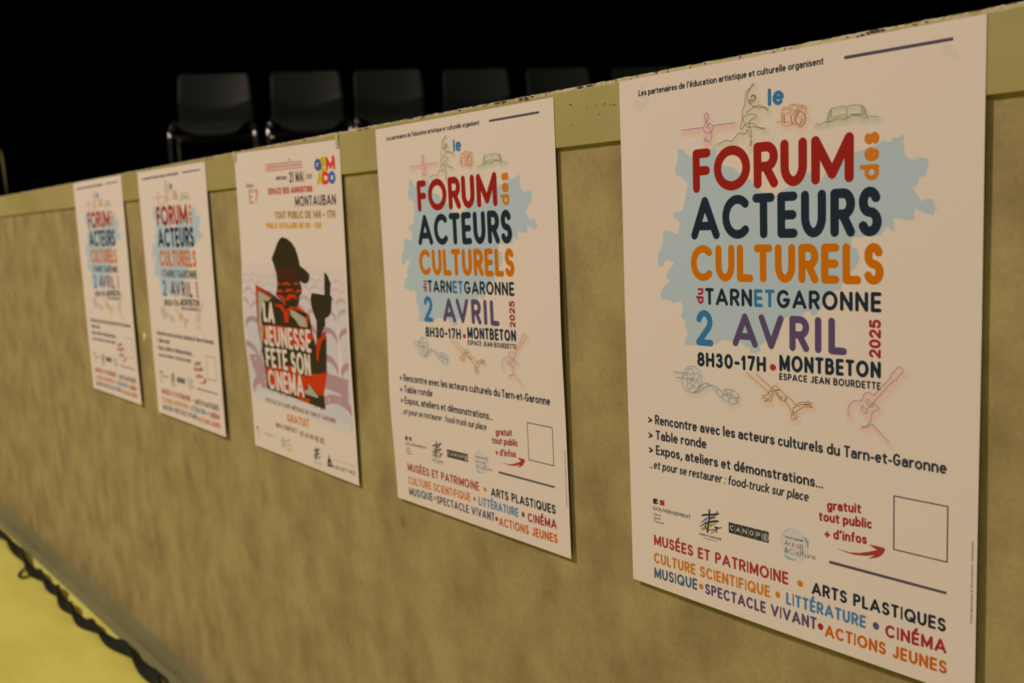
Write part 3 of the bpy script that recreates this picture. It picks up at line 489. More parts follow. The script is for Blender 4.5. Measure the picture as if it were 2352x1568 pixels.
# rounded geometric capitals, drawn as strokes in a unit box (x right, y up)
S_TOP = arc(.5, .745, .45, .255, 25, 270, 14)
S_BOT = arc(.5, .245, .5, .245, 90, -155, 14)
GLYPH = {
    'A': (1.0, [[(0, 0), (.5, 1)], [(.5, 1), (1, 0)], [(.16, .27), (.84, .27)]]),
    'B': (.72, [[(0, 0), (0, 1)], [(0, 1), (.5, 1)] + arc(.5, .77, .38, .23, 90, -90, 10) + [(0, .54)], [(.5, .54)] + arc(.6, .27, .4, .27, 90, -90, 10) + [(0, 0)]]),
    'C': (.86, [arc(.55, .5, .55, .5, 48, 312, 26)]),
    'D': (.84, [[(0, 0), (0, 1)], [(0, 1), (.35, 1)] + arc(.4, .5, .6, .5, 90, -90, 16) + [(0, 0)]]),
    'E': (.58, [[(1, 1), (0, 1)], [(0, 1), (0, 0)], [(0, 0), (1, 0)], [(0, .5), (.92, .5)]]),
    'F': (.56, [[(1, 1), (0, 1)], [(0, 1), (0, 0)], [(0, .5), (.92, .5)]]),
    'G': (.96, [arc(.5, .5, .5, .5, 45, 335, 26) + [(1, .44)], [(1, .44), (.6, .44)]]),
    'H': (.74, [[(0, 0), (0, 1)], [(1, 0), (1, 1)], [(0, .5), (1, .5)]]),
    'I': (.0, [[(.5, 0), (.5, 1)]]),
    'J': (.5, [[(1, 1), (1, .3)] + arc(.5, .28, .5, .28, 0, -150, 10)]),
    'L': (.52, [[(0, 1), (0, 0)], [(0, 0), (1, 0)]]),
    'M': (.98, [[(0, 0), (0, 1)], [(0, 1), (.5, .12)], [(.5, .12), (1, 1)], [(1, 1), (1, 0)]]),
    'N': (.78, [[(0, 0), (0, 1)], [(0, 1), (1, 0)], [(1, 0), (1, 1)]]),
    'O': (1.04, [arc(.5, .5, .5, .5, 0, 360, 34)]),
    'P': (.66, [[(0, 0), (0, 1)], [(0, 1), (.5, 1)] + arc(.55, .73, .45, .27, 90, -90, 12) + [(0, .46)]]),
    'Q': (1.04, [arc(.5, .5, .5, .5, 0, 360, 34), [(.62, .28), (.98, -.02)]]),
    'R': (.70, [[(0, 0), (0, 1)], [(0, 1), (.5, 1)] + arc(.55, .73, .45, .27, 90, -90, 12) + [(0, .46)], [(.5, .46), (1, 0)]]),
    'S': (.64, [S_TOP + S_BOT]),
    'T': (.66, [[(0, 1), (1, 1)], [(.5, 1), (.5, 0)]]),
    'U': (.76, [[(0, 1), (0, .42)] + arc(.5, .42, .5, .42, 180, 360, 16) + [(1, 1)]]),
    'V': (.96, [[(0, 1), (.5, 0)], [(.5, 0), (1, 1)]]),
    '0': (.72, [arc(.5, .5, .5, .5, 0, 360, 30)]),
    '1': (.26, [[(0, .78), (.75, 1)], [(.75, 1), (.75, 0)]]),
    '2': (.62, [arc(.5, .71, .46, .29, 165, -40, 14) + [(0, 0)], [(0, 0), (1, 0)]]),
    '3': (.60, [arc(.48, .76, .42, .24, 150, -90, 12), arc(.48, .26, .5, .26, 90, -150, 12)]),
    '4': (.68, [[(.78, 0), (.78, 1)], [(.78, 1), (0, .28)], [(0, .28), (1, .28)]]),
    '5': (.60, [[(.9, 1), (.15, 1)], [(.15, 1), (.08, .56)], [(.08, .56)] + arc(.48, .32, .5, .32, 125, -150, 14)]),
    '6': (.62, [arc(.5, .31, .5, .31, 0, 360, 22), [(.02, .36), (.25, .8), (.55, 1)]]),
    '7': (.60, [[(0, 1), (1, 1)], [(1, 1), (.35, 0)]]),
    '8': (.64, [arc(.5, .755, .42, .245, 0, 360, 22), arc(.5, .26, .5, .26, 0, 360, 22)]),
    '9': (.62, [arc(.5, .69, .5, .31, 0, 360, 22), [(.98, .64), (.75, .2), (.45, 0)]]),
    '-': (.36, [[(0, .42), (1, .42)]]),
    ':': (.0, [[(.5, .1), (.5, .101)], [(.5, .6), (.5, .601)]]),
    'd': (.66, [arc(.5, .34, .5, .34, 0, 360, 26), [(1, 0), (1, 1)]]),
    'e': (.66, [[(.05, .36), (.95, .36)], arc(.5, .34, .5, .34, 4, 312, 24)]),
    's': (.52, [[(x, y * .68) for x, y in S_TOP + S_BOT]]),
    'l': (.0, [[(.5, 0), (.5, 1)]]),
    'u': (.58, [[(0, .68), (0, .3)] + arc(.5, .3, .5, .3, 180, 360, 14) + [(1, .68)], [(1, .68), (1, 0)]]),
}
GLYPH['É'] = (GLYPH['E'][0], GLYPH['E'][1] + [[(.38, 1.2), (.72, 1.42)]])


XH = 0.645
COND = {
    'a': (.40, [[(.10, .56)] + arc(.5, .43, .5, .215, 125, 0, 10) + [(1, 0)], [(1, .39), (.5, .385)] + arc(.42, .19, .42, .19, 90, 270, 12) + [(.65, .015), (1, .15)]]),
    'b': (.45, [[(0, 0), (0, 1.03)], arc(.5, XH / 2, .5, XH / 2, 0, 360, 24)]),
    'c': (.36, [arc(.55, XH / 2, .55, XH / 2, 48, 312, 18)]),
    'd': (.45, [arc(.5, XH / 2, .5, XH / 2, 0, 360, 24), [(1, 0), (1, 1.03)]]),
    'e': (.42, [[(.04, .335), (.97, .335)], arc(.5, XH / 2, .5, XH / 2, 2, 305, 20)]),
    'f': (.26, [arc(.85, .78, .5, .25, 80, 180, 8) + [(.35, 0)], [(0, XH), (.9, XH)]]),
    'g': (.45, [arc(.5, XH / 2, .5, XH / 2, 0, 360, 24), [(1, XH), (1, -.06)] + arc(.5, -.06, .5, .24, 0, -140, 10)]),
    'i': (.0, [[(.5, 0), (.5, XH)], [(.5, .93), (.5, .932)]]),
    'k': (.40, [[(0, 0), (0, 1.03)], [(.02, .27), (.92, XH)], [(.3, .38), (1, 0)]]),
    'l': (.0, [[(.5, 0), (.5, 1.03)]]),
    'm': (.76, [[(0, 0), (0, XH)], arc(.25, .41, .25, .235, 180, 0, 10) + [(.5, 0)], arc(.75, .41, .25, .235, 180, 0, 10) + [(1, 0)]]),
    'n': (.43, [[(0, 0), (0, XH)], arc(.5, .40, .5, .245, 180, 0, 12) + [(1, 0)]]),
    'o': (.47, [arc(.5, XH / 2, .5, XH / 2, 0, 360, 26)]),
    'p': (.45, [[(0, -.3), (0, XH)], arc(.5, XH / 2, .5, XH / 2, 0, 360, 24)]),
    'q': (.45, [[(1, -.3), (1, XH)], arc(.5, XH / 2, .5, XH / 2, 0, 360, 24)]),
    'r': (.24, [[(0, 0), (0, XH)], arc(.95, .33, .95, .315, 175, 85, 8)]),
    's': (.32, [[(x, y * XH) for x, y in S_TOP + S_BOT]]),
    't': (.28, [[(.38, .84), (.38, .16)] + arc(.76, .15, .38, .15, 180, 290, 8), [(0, XH), (.95, XH)]]),
    'u': (.43, [[(0, XH), (0, .23)] + arc(.5, .23, .5, .23, 180, 360, 12), [(1, XH), (1, 0)]]),
    'v': (.40, [[(0, XH), (.5, 0)], [(.5, 0), (1, XH)]]),
    'x': (.40, [[(0, XH), (1, 0)], [(0, 0), (1, XH)]]),
    'L': (.36, GLYPH['L'][1]), 'R': (.42, GLYPH['R'][1]), 'T': (.44, GLYPH['T'][1]), 'G': (.52, GLYPH['G'][1]), 'E': (.36, GLYPH['E'][1]),
    '>': (.42, [[(0, .10), (1, .34)], [(1, .34), (0, .58)]]), '+': (.50, [[(0, .34), (1, .34)], [(.5, .06), (.5, .62)]]),
    '\u2019': (.06, [[(.9, 1.02), (.1, .80)]]), ',': (.06, [[(.9, .04), (.1, -.17)]]), '.': (.0, [[(.5, .0), (.5, .002)]]),
    ':': (.0, [[(.5, .0), (.5, .002)], [(.5, .58), (.5, .582)]]), '-': (.16, [[(0, .29), (1, .29)]]),
}
COND['\u00e9'] = (COND['e'][0], COND['e'][1] + [[(.42, .82), (.8, 1.0)]])


def cond_line(part, text, x0, x1, bl, br, cap, t, mat, layer=0.12, slant=0.0, gap=0.065, space=0.20):
    """a line of condensed upright type fitted between x0 and x1"""
    tn = t / cap
    ws = [space if c == ' ' else COND[c][0] * (1 - tn) + tn for c in text]
    k = (x1 - x0) / (sum(ws) + gap * (len(text) - 1))
    x = x0
    for i, c in enumerate(text):
        if c != ' ':
            letter(part, c, x, x + max(ws[i] * k, t * 1.001), x0, x1, bl - cap, bl, br - cap, br, t, mat, layer, None, slant, COND)
        x += (ws[i] + gap) * k


def line_lerp(x, x0, x1, a, b):
    return a + (b - a) * (x - x0) / max(1e-6, x1 - x0)


def letter(part, ch, xa, xb, x0, x1, tl, bl, tr, br, t, mat, layer, rot=None, slant=0.0, face=None):
    """one capital between xa and xb on the line running x0..x1 (tops tl->tr, feet bl->br)"""
    w, strokes = (face or GLYPH)[ch]
    xm = (xa + xb) / 2
    top, bot = line_lerp(xm, x0, x1, tl, tr), line_lerp(xm, x0, x1, bl, br)
    hh = bot - top
    z = layer
    for st in strokes:
        pts = []
        for sx, sy in st:
            u = xa + t / 2 + sx * max(0.0, xb - xa - t)
            if xb - xa <= t: u = xm
            v = bot - t / 2 - sy * (hh - t)
            v += line_lerp(u, x0, x1, bl, br) - bot
            u += slant * (bot - v)
            pts.append((u, v) if rot is None else rot(u, v))
        if len(pts) == 2 and abs(pts[0][0] - pts[1][0]) + abs(pts[0][1] - pts[1][1]) < 0.02 * t:
            part.ellipse(pts[0][0], pts[0][1], t / 2, t / 2, mat, z, 14)
        else:
            z = part.ribbon(pts, t, mat, z)
        z += 0.006


def stroke_line(part, text, x0, x1, tl, bl, tr, br, t, mat, layer=0.12, gap=0.16, rot=None, slant=0.0, mats=None):
    """a line of rounded capitals fitted between x0 and x1"""
    h = ((bl - tl) + (br - tr)) / 2
    tn = t / h
    ws = []
    for c in text:
        ws.append(0.34 if c == ' ' else GLYPH[c][0] * (1 - tn) + tn)
    tot = sum(ws) + gap * (len(text) - 1)
    k = (x1 - x0) / tot
    x = x0
    for i, c in enumerate(text):
        if c != ' ':
            letter(part, c, x, x + ws[i] * k, x0, x1, tl, bl, tr, br, min(t, ws[i] * k * .8 if GLYPH[c][0] == 0 else t), mats[i] if mats else mat, layer, rot, slant)
        x += (ws[i] + gap) * k


def letters_at(part, spec, tl, bl, tr, br, t, mat, layer=0.12):
    x0, x1 = spec[0][1], spec[-1][2]
    for ch, a, b in spec:
        letter(part, ch, a, b, x0, x1, tl, bl, tr, br, t, mat, layer)


_TXT = {}


def text_mesh(s, bold=0.0, shear=0.0):
    key = (s, bold, shear)
    if key in _TXT:
        return _TXT[key]
    cu = bpy.data.curves.new('lettering', 'FONT')
    cu.body = s
    cu.size = 1.0
    cu.offset = bold
    cu.shear = shear
    cu.fill_mode = 'FRONT'
    cu.dimensions = '2D'
    cu.resolution_u = 3
    o = bpy.data.objects.new('lettering', cu)
    COL.objects.link(o)
    dg = bpy.context.evaluated_depsgraph_get()
    me = bpy.data.meshes.new_from_object(o.evaluated_get(dg))
    vs = np.array([v.co[:2] for v in me.vertices]) if len(me.vertices) else np.zeros((0, 2))
    fs = [tuple(p.vertices) for p in me.polygons]
    bpy.data.objects.remove(o)
    bpy.data.curves.remove(cu)
    bpy.data.meshes.remove(me)
    _TXT[key] = (vs, fs)
    return vs, fs


CAP = None


def type_line(part, s, x0, x1, bl, br, cap, mat, layer=0.12, bold=0.0, shear=0.0, rot=None):
    """ordinary type: x0..x1 wide, capital height cap, feet on the line bl->br"""
    global CAP
    if CAP is None:
        v, _ = text_mesh('H')
        CAP = v[:, 1].max() - v[:, 1].min()
    vs, fs = text_mesh(s, bold, shear)
    a, b = vs[:, 0].min(), vs[:, 0].max()
    k = cap / CAP
    out = []
    for x, y in vs:
        u = x0 + (x - a) / (b - a) * (x1 - x0)
        v = line_lerp(u, x0, x1, bl, br) - y * k
        if rot: u, v = rot(u, v)
        out.append((u, v, layer))
    part.add(out, fs, mat)


# print colours (as they show under the hall lamps)
PAPER = ink('poster_paper', (197, 173, 149), rough=0.55, spec=0.15)
C = dict(red=(135, 26, 16), navy=(25, 36, 44), orange=(178, 92, 2), blue=(46, 98, 126), purple=(80, 62, 84), map=(157, 162, 168), bar=(72, 63, 68),
         text=(40, 44, 50), crimson=(140, 34, 40), brick=(146, 46, 36), steel=(66, 104, 130), slate=(62, 78, 88), ochre=(182, 100, 20), rust=(176, 78, 18))
INK = {k: ink('ink_' + k, v, rough=0.5, spec=0.12) for k, v in C.items()}


def mixc(c, k, p=(197, 173, 149)):
    return tuple(p[i] * (1 - k) + c[i] * k for i in range(3))


def halo_inks(name, c):
    return [ink('tint_%s_%d' % (name, i), mixc(c, k), rough=0.5, spec=0.12) for i, k in enumerate((0.04, 0.10, 0.17, 0.24, 0.30))]


def drawing(key, c_line, c_halo, w, hw, dy=1.0, dx=0.3, hk=1.0):
    p = Part()
    m = ink('line_' + key, c_line, rough=0.5, spec=0.12)
    hs = halo_inks(key, c_halo)
    paths = [catmull(q, 5) if len(q) > 4 else q for q in ART[key]]
    for i, f in enumerate((1.15, 0.95, 0.74, 0.54, 0.34)):
        z = 0.066 + 0.006 * i
        for q in ART[key]:
            qq = [(a + dx, b + dy) for a, b in (catmull(q, 2) if len(q) > 4 else q)]
            z = p.ribbon(qq, hw * f, hs[i], z, step=0.00002, split=100) - 0.0039
    z = 0.135
    for q in paths:
        z = p.ribbon(q, w, m, z, step=0.0001, cap=False) - 0.0035
    return p


def forum_parts():
    R = {}
    p = R['map_print'] = Part()
    for q in ART['map']:
        p.poly(q, INK['map'], 0.06)
    p = R['rule_line'] = Part()
    p.rect((204.7, 10.2), (277.2, 9.9), (277.2, 11.8), (204.7, 12.2), INK['bar'], 0.12)
    p = R['rule_line.b'] = Part()
    p.rect((193.5, 354.5), (277.9, 354.1), (277.9, 355.8), (193.5, 356.5), INK['bar'], 0.12)
    p = R['partner_line'] = Part()
    cond_line(p, "Les partenaires de l\u2019\u00e9ducation artistique et culturelle organisent", 21.3, 189.4, 14.2, 13.2, 4.9, 0.84, INK['text'])
    p = R['article_lettering'] = Part()
    letter(p, 'l', 144.7, 147.3, 144, 158, 23.5, 35.6, 23.5, 35.6, 2.7, INK['blue'], 0.12)
    letter(p, 'e', 148.6, 157.9, 144, 158, 22.5, 35.6, 22.5, 35.6, 2.7, INK['blue'], 0.12)
    p = R['forum_lettering'] = Part()
    letters_at(p, [('F', 75.7, 92.9), ('O', 96.0, 128.8), ('R', 132, 152.6), ('U', 154.8, 176.2), ('M', 179.6, 211.7)], 60.4, 92.9, 59.2, 91.6, 6.7, INK['red'])
    p = R['des_lettering'] = Part()
    # turned a quarter to read upwards: x' runs up the sheet
    def up(u0, v0):
        return lambda u, v: (u0 + v, v0 - u)
    r = up(216.0, 91.3)
    for ch, a, b in (('d', 0.0, 10.3), ('e', 12.2, 21.2), ('s', 22.9, 30.7)):
        letter(p, ch, a, b, 0, 31, 0, 13.7, 0, 13.7, 3.1, INK['ochre'], 0.12, rot=r)
    p = R['acteurs_lettering'] = Part()
    letters_at(p, [('A', 73.2, 100.6), ('C', 103.3, 129), ('T', 130.7, 149.7), ('E', 152, 168.5), ('U', 171.4, 191), ('R', 194.3, 212.7), ('S', 214.9, 231.7)],
               96.3, 128.2, 95.2, 127.3, 6.4, INK['navy'])
    p = R['culturels_lettering'] = Part()
    letters_at(p, [('C', 72.3, 94.4), ('U', 96.4, 113.9), ('L', 116.2, 130.7), ('T', 131.4, 147.5), ('U', 149.6, 166.4), ('R', 169.1, 184.9), ('E', 187.1, 201.0), ('L', 203.4, 217.1), ('S', 219, 233.1)],
               132.6, 159.9, 131.6, 158.8, 5.6, INK['orange'])
    p = R['department_lettering'] = Part()
    r = up(76.8, 177.5)
    letter(p, 'd', 0, 5.9, 0, 12, 0, 7.4, 0, 7.4, 1.7, INK['crimson'], 0.12, rot=r)
    letter(p, 'u', 6.9, 12.0, 0, 12, 0, 7.4, 0, 7.4, 1.7, INK['crimson'], 0.12, rot=r)
    stroke_line(p, 'TARNETGARONNE', 86.0, 231.7, 165.1, 178.0, 163.7, 176.9, 2.5, None, gap=0.17,
                mats=[INK['navy']] * 4 + [INK['blue']] * 2 + [INK['navy']] * 7)
    p = R['date_lettering'] = Part()
    letter(p, '2', 76.3, 93.0, 76, 232, 182.2, 210.0, 182, 208, 4.9, INK['blue'], 0.12)
    letters_at(p, [('A', 111.5, 134.2), ('V', 135.2, 156.6), ('R', 161.4, 177.4), ('I', 182.0, 187.2), ('L', 192.6, 206.7)], 183.0, 208.0, 182.1, 207.3, 5.0, INK['purple'])
    r = up(223.0, 207.4)
    for i, c in enumerate('2025'):
        letter(p, c, i * 6.6, i * 6.6 + 5.9, 0, 26, 0, 8.4, 0, 8.4, 1.75, INK['crimson'], 0.12, rot=r)
    p = R['venue_lettering'] = Part()
    stroke_line(p, '8H30-17H', 77.0, 141.1, 215.3, 226.4, 213.7, 225.0, 2.3, INK['navy'], gap=0.15)
    p.ellipse(147.2, 220.9, 2.6, 2.4, INK['brick'], 0.12)
    stroke_line(p, 'MONTBETON', 152.8, 231.6, 211.1, 223.2, 209.5, 220.6, 2.35, INK['navy'], gap=0.15)
    stroke_line(p, 'ESPACE JEAN BOURDETTE', 152.7, 231.6, 224.5, 229.5, 223.2, 228.3, 0.95, INK['navy'], gap=0.17)
    p = R['programme_text'] = Part()
    for s, x0, x1, bl, br in (("> Rencontre avec les acteurs culturels du Tarn-et-Garonne", 22.9, 276.9, 279.5, 277.2), ("> Table ronde", 22.8, 84.5, 292.5, 291.4),
                              ("> Expos, ateliers et d\u00e9monstrations...", 22.8, 188.6, 305.0, 303.4)):
        cond_line(p, s, x0, x1, bl, br, 8.2, 1.42, INK['text'])
    cond_line(p, "...et pour se restaurer : food-truck sur place", 22.8, 176.4, 317.4, 315.2, 7.4, 1.06, INK['text'], slant=0.16)
    p = R['free_entry_text'] = Part()
    cond_line(p, "gratuit", 191.6, 218.0, 318.0, 315.1, 7.2, 1.38, INK['crimson'])
    cond_line(p, "tout public", 185.0, 226.0, 327.3, 324.2, 7.2, 1.38, INK['crimson'])
    cond_line(p, "+ d\u2019infos", 189.5, 222.2, 338.8, 335.8, 7.2, 1.36, INK['crimson'])
    p = R['arrow_print'] = Part()
    p.poly(ART['arrow'][0], INK['brick'], 0.12)
    p = R['square_frame'] = Part()
    a = [(241.7, 298.1), (278.0, 297.9), (278.0, 334.3), (241.8, 334.6)]
    for i in range(4):
        p.ribbon([a[i], a[(i + 1) % 4]], 0.7, INK['navy'], 0.12 + i * .004)
    # sponsors' marks
    p = R['government_logo'] = Part()
    p.poly([(26.1, 343.0), (31.2, 342.8), (30.6, 344.5), (31.4, 345.6), (31.0, 347.2), (26.1, 347.4)], INK['navy'], 0.12)
    p.poly([(33.8, 342.8), (38.6, 342.5), (38.4, 347.0), (33.0, 347.0), (34.3, 346.0), (33.4, 344.6)], INK['brick'], 0.12)
    p.ellipse(30.0, 345.7, 0.5, 0.7, PAPER, 0.14, 10)
    type_line(p, "GOUVERNEMENT", 25.8, 67.0, 352.9, 352.1, 3.0, INK['text'], bold=0.0)
    for i, (s, x1, b) in enumerate((("Libert\u00e9", 34.2, 357.3), ("\u00c9galit\u00e9", 34.1, 360.4), ("Fraternit\u00e9", 37.8, 363.4))):
        type_line(p, s, 26.3, x1, b, b - 0.3, 1.9, INK['bar'], bold=-0.004, shear=0.25)
    p = R['department_logo'] = Part()
    for k, c in (('td_blue', (72, 90, 140)), ('td_green', (52, 74, 62)), ('td_orange', (186, 104, 24)), ('td_lime', (136, 134, 20))):
        for q in ART[k]:
            p.poly(q, ink('mark_' + k[3:], c, rough=0.5, spec=0.12), 0.11)
    for q, w in zip(ART['td_stroke'], (1.5, 1.4, 1.5, 1.0, 0.6, 1.1, 0.9)):
        p.ribbon(catmull(q, 4), w, INK['text'], 0.13)
    p.ribbon(ART['td_red'][0], 0.6, INK['brick'], 0.125)
    type_line(p, "TARN-ET-GARONNE", 75.2, 97.6, 362.9, 362.5, 1.55, INK['text'], bold=0.016)
    type_line(p, "tarnetgaronne.fr", 79.7, 93.7, 364.9, 364.6, 0.9, INK['text'])
    p = R['letter_tile_logo'] = Part()
    tile = ink('mark_tile', (48, 50, 46), rough=0.5, spec=0.12)
    xs = (105.2, 111.15, 117.35, 123.6, 129.9, 136.2, 142.3)
    for i in range(6):
        a, b = xs[i] + (0.16 if i else 0), xs[i + 1] - (0.16 if i < 5 else 0)
        p.rect((a, 346.0 - i * .1), (b, 345.9 - i * .1), (b, 354.3 - i * .08), (a, 354.4 - i * .08), tile, 0.10)
        if i < 5:
            stroke_line(p, 'CANOP'[i], a + 1.2, b - 1.2, 348.0 - i * .05, 351.9 - i * .05, 348.0 - i * .05, 351.9 - i * .05, 0.62, PAPER, 0.13)
    p.ribbon(arc(139.3, 350.2, 2.5, 2.6, 0, 360, 26), 0.45, PAPER, 0.13)
    stroke_line(p, 'E', 138.3, 140.4, 348.6, 351.7, 348.6, 351.7, 0.62, PAPER, 0.13)
    p.poly([(139.0, 347.2), (139.9, 346.7), (139.9, 347.2)], PAPER, 0.13)
    p = R['round_arts_logo'] = Part()
    p.ellipse(164.6, 350.2, 11.6, 12.2, ink('mark_pale', (184, 168, 150), rough=0.5, spec=0.12), 0.07, 40)
    for q in ART['ac_grey']: p.poly(q, ink('mark_grey', (160, 152, 140), rough=0.5, spec=0.12), 0.10)
    for q in ART['ac_blue']: p.poly(q, ink('mark_haze', (124, 136, 146), rough=0.5, spec=0.12), 0.10)
    type_line(p, "TARN-ET-GARONNE", 156.4, 172.2, 346.4, 346.1, 1.5, INK['text'], bold=0.016)
    type_line(p, "Ar", 156.3, 161.4, 351.9, 351.9, 4.0, INK['text'], bold=-0.012)
    type_line(p, "ts", 162.2, 169.2, 351.9, 351.8, 4.0, INK['brick'], bold=-0.012)
    type_line(p, "&", 156.2, 159.6, 357.6, 357.5, 4.1, INK['text'], bold=-0.01)
    type_line(p, "Cu", 160.4, 167.0, 357.5, 357.4, 4.0, INK['slate'], bold=-0.015)
    p.ribbon([(167.9, 354.2), (167.9, 356.4)] + arc(168.9, 356.6, 1.0, -0.8, 180, 360, 8) + [(169.9, 356.4), (169.9, 349.6)] + arc(170.8, 349.5, 0.9, 1.0, 180, 360, 8) + [(171.7, 356.2), (172.6, 357.1)], 0.42, INK['text'], 0.12)
    p.ribbon([(170.6, 354.3), (172.8, 354.2)], 0.38, INK['text'], 0.125)
    type_line(p, "u", 173.6, 176.4, 357.1, 357.0, 4.0, INK['slate'], bold=-0.012)
    type_line(p, "r", 177.3, 179.2, 357.0, 357.0, 4.0, INK['brick'], bold=-0.012)
    type_line(p, "e", 179.5, 182.7, 357.0, 356.9, 4.0, INK['slate'], bold=-0.012)
    # foot lines
    p = R['footer_lettering'] = Part()
    g = 0.15
    stroke_line(p, 'MUSÉES ET PATRIMOINE', 26.0, 159.3, 374.2, 383.3, 372.2, 381.8, 1.75, INK['brick'], gap=g)
    p.ellipse(169.4, 378.0, 2.4, 2.3, INK['ochre'], 0.12)
    stroke_line(p, 'ARTS PLASTIQUES', 179.2, 277.8, 373.8, 382.9, 372.2, 381.3, 1.75, INK['navy'], gap=g)
    stroke_line(p, 'CULTURE SCIENTIFIQUE', 25.4, 143.0, 389.7, 398.9, 387.1, 396.2, 1.7, INK['ochre'], gap=g)
    p.ellipse(150.0, 391.9, 2.1, 2.4, INK['ochre'], 0.12)
    stroke_line(p, 'LITTÉRATURE', 157.4, 221.8, 387.7, 397.0, 387.0, 396.0, 1.7, INK['steel'], gap=g)
    p.ellipse(229.3, 391.8, 2.3, 2.6, INK['purple'], 0.12)
    stroke_line(p, 'CINÉMA', 236.2, 278.4, 388.4, 397.2, 386.4, 395.6, 1.75, INK['crimson'], gap=g)
    stroke_line(p, 'MUSIQUE', 25.5, 72.4, 402.9, 412.3, 400.8, 410.0, 1.7, INK['slate'], gap=g)
    p.ellipse(76.5, 405.8, 2.0, 2.4, INK['ochre'], 0.12)
    stroke_line(p, 'SPECTACLE VIVANT', 80.6, 183.0, 401.9, 410.7, 399.9, 409.2, 1.7, INK['purple'], gap=g)
    p.ellipse(186.3, 405.5, 2.2, 2.5, INK['crimson'], 0.12)
    stroke_line(p, 'ACTIONS JEUNES', 189.9, 278.8, 402.5, 411.5, 400.6, 409.5, 1.7, INK['rust'], gap=g)
    p = R['credit_text'] = Part()
    type_line(p, "Conseil d\u00e9partemental de Tarn-et-Garonne - communication", 0, 54, 0, 0, 1.5, INK['bar'], rot=lambda u, v: (294.6 + v, 370.7 - u))
    # line drawings
    R['clef_drawing'] = drawing('clef', (78, 78, 128), (214, 116, 100), 0.36, 6.0, 2.4, 0.4)
    R['dancer_drawing'] = drawing('dancer', (74, 70, 34), (164, 154, 104), 0.36, 5.0, 2.0, 0.6)
    R['camera_drawing'] = drawing('camera', (150, 84, 50), (206, 140, 84), 0.28, 4.2, 1.2, 0.2)
    R['book_drawing'] = drawing('book', (92, 98, 62), (132, 142, 92), 0.30, 4.6, 1.8, 0.2)
    R['film_reel_drawing'] = drawing('reel', (104, 100, 88), (150, 154, 152), 0.30, 4.4, 1.4, 0.4)
    R['acrobat_drawing'] = drawing('acrobat', (76, 58, 44), (204, 142, 80), 0.32, 4.6, 1.6, 0.0)
    R['guitar_drawing'] = drawing('guitar', (88, 84, 106), (206, 132, 112), 0.32, 5.4, 1.9, 0.4)
    return R


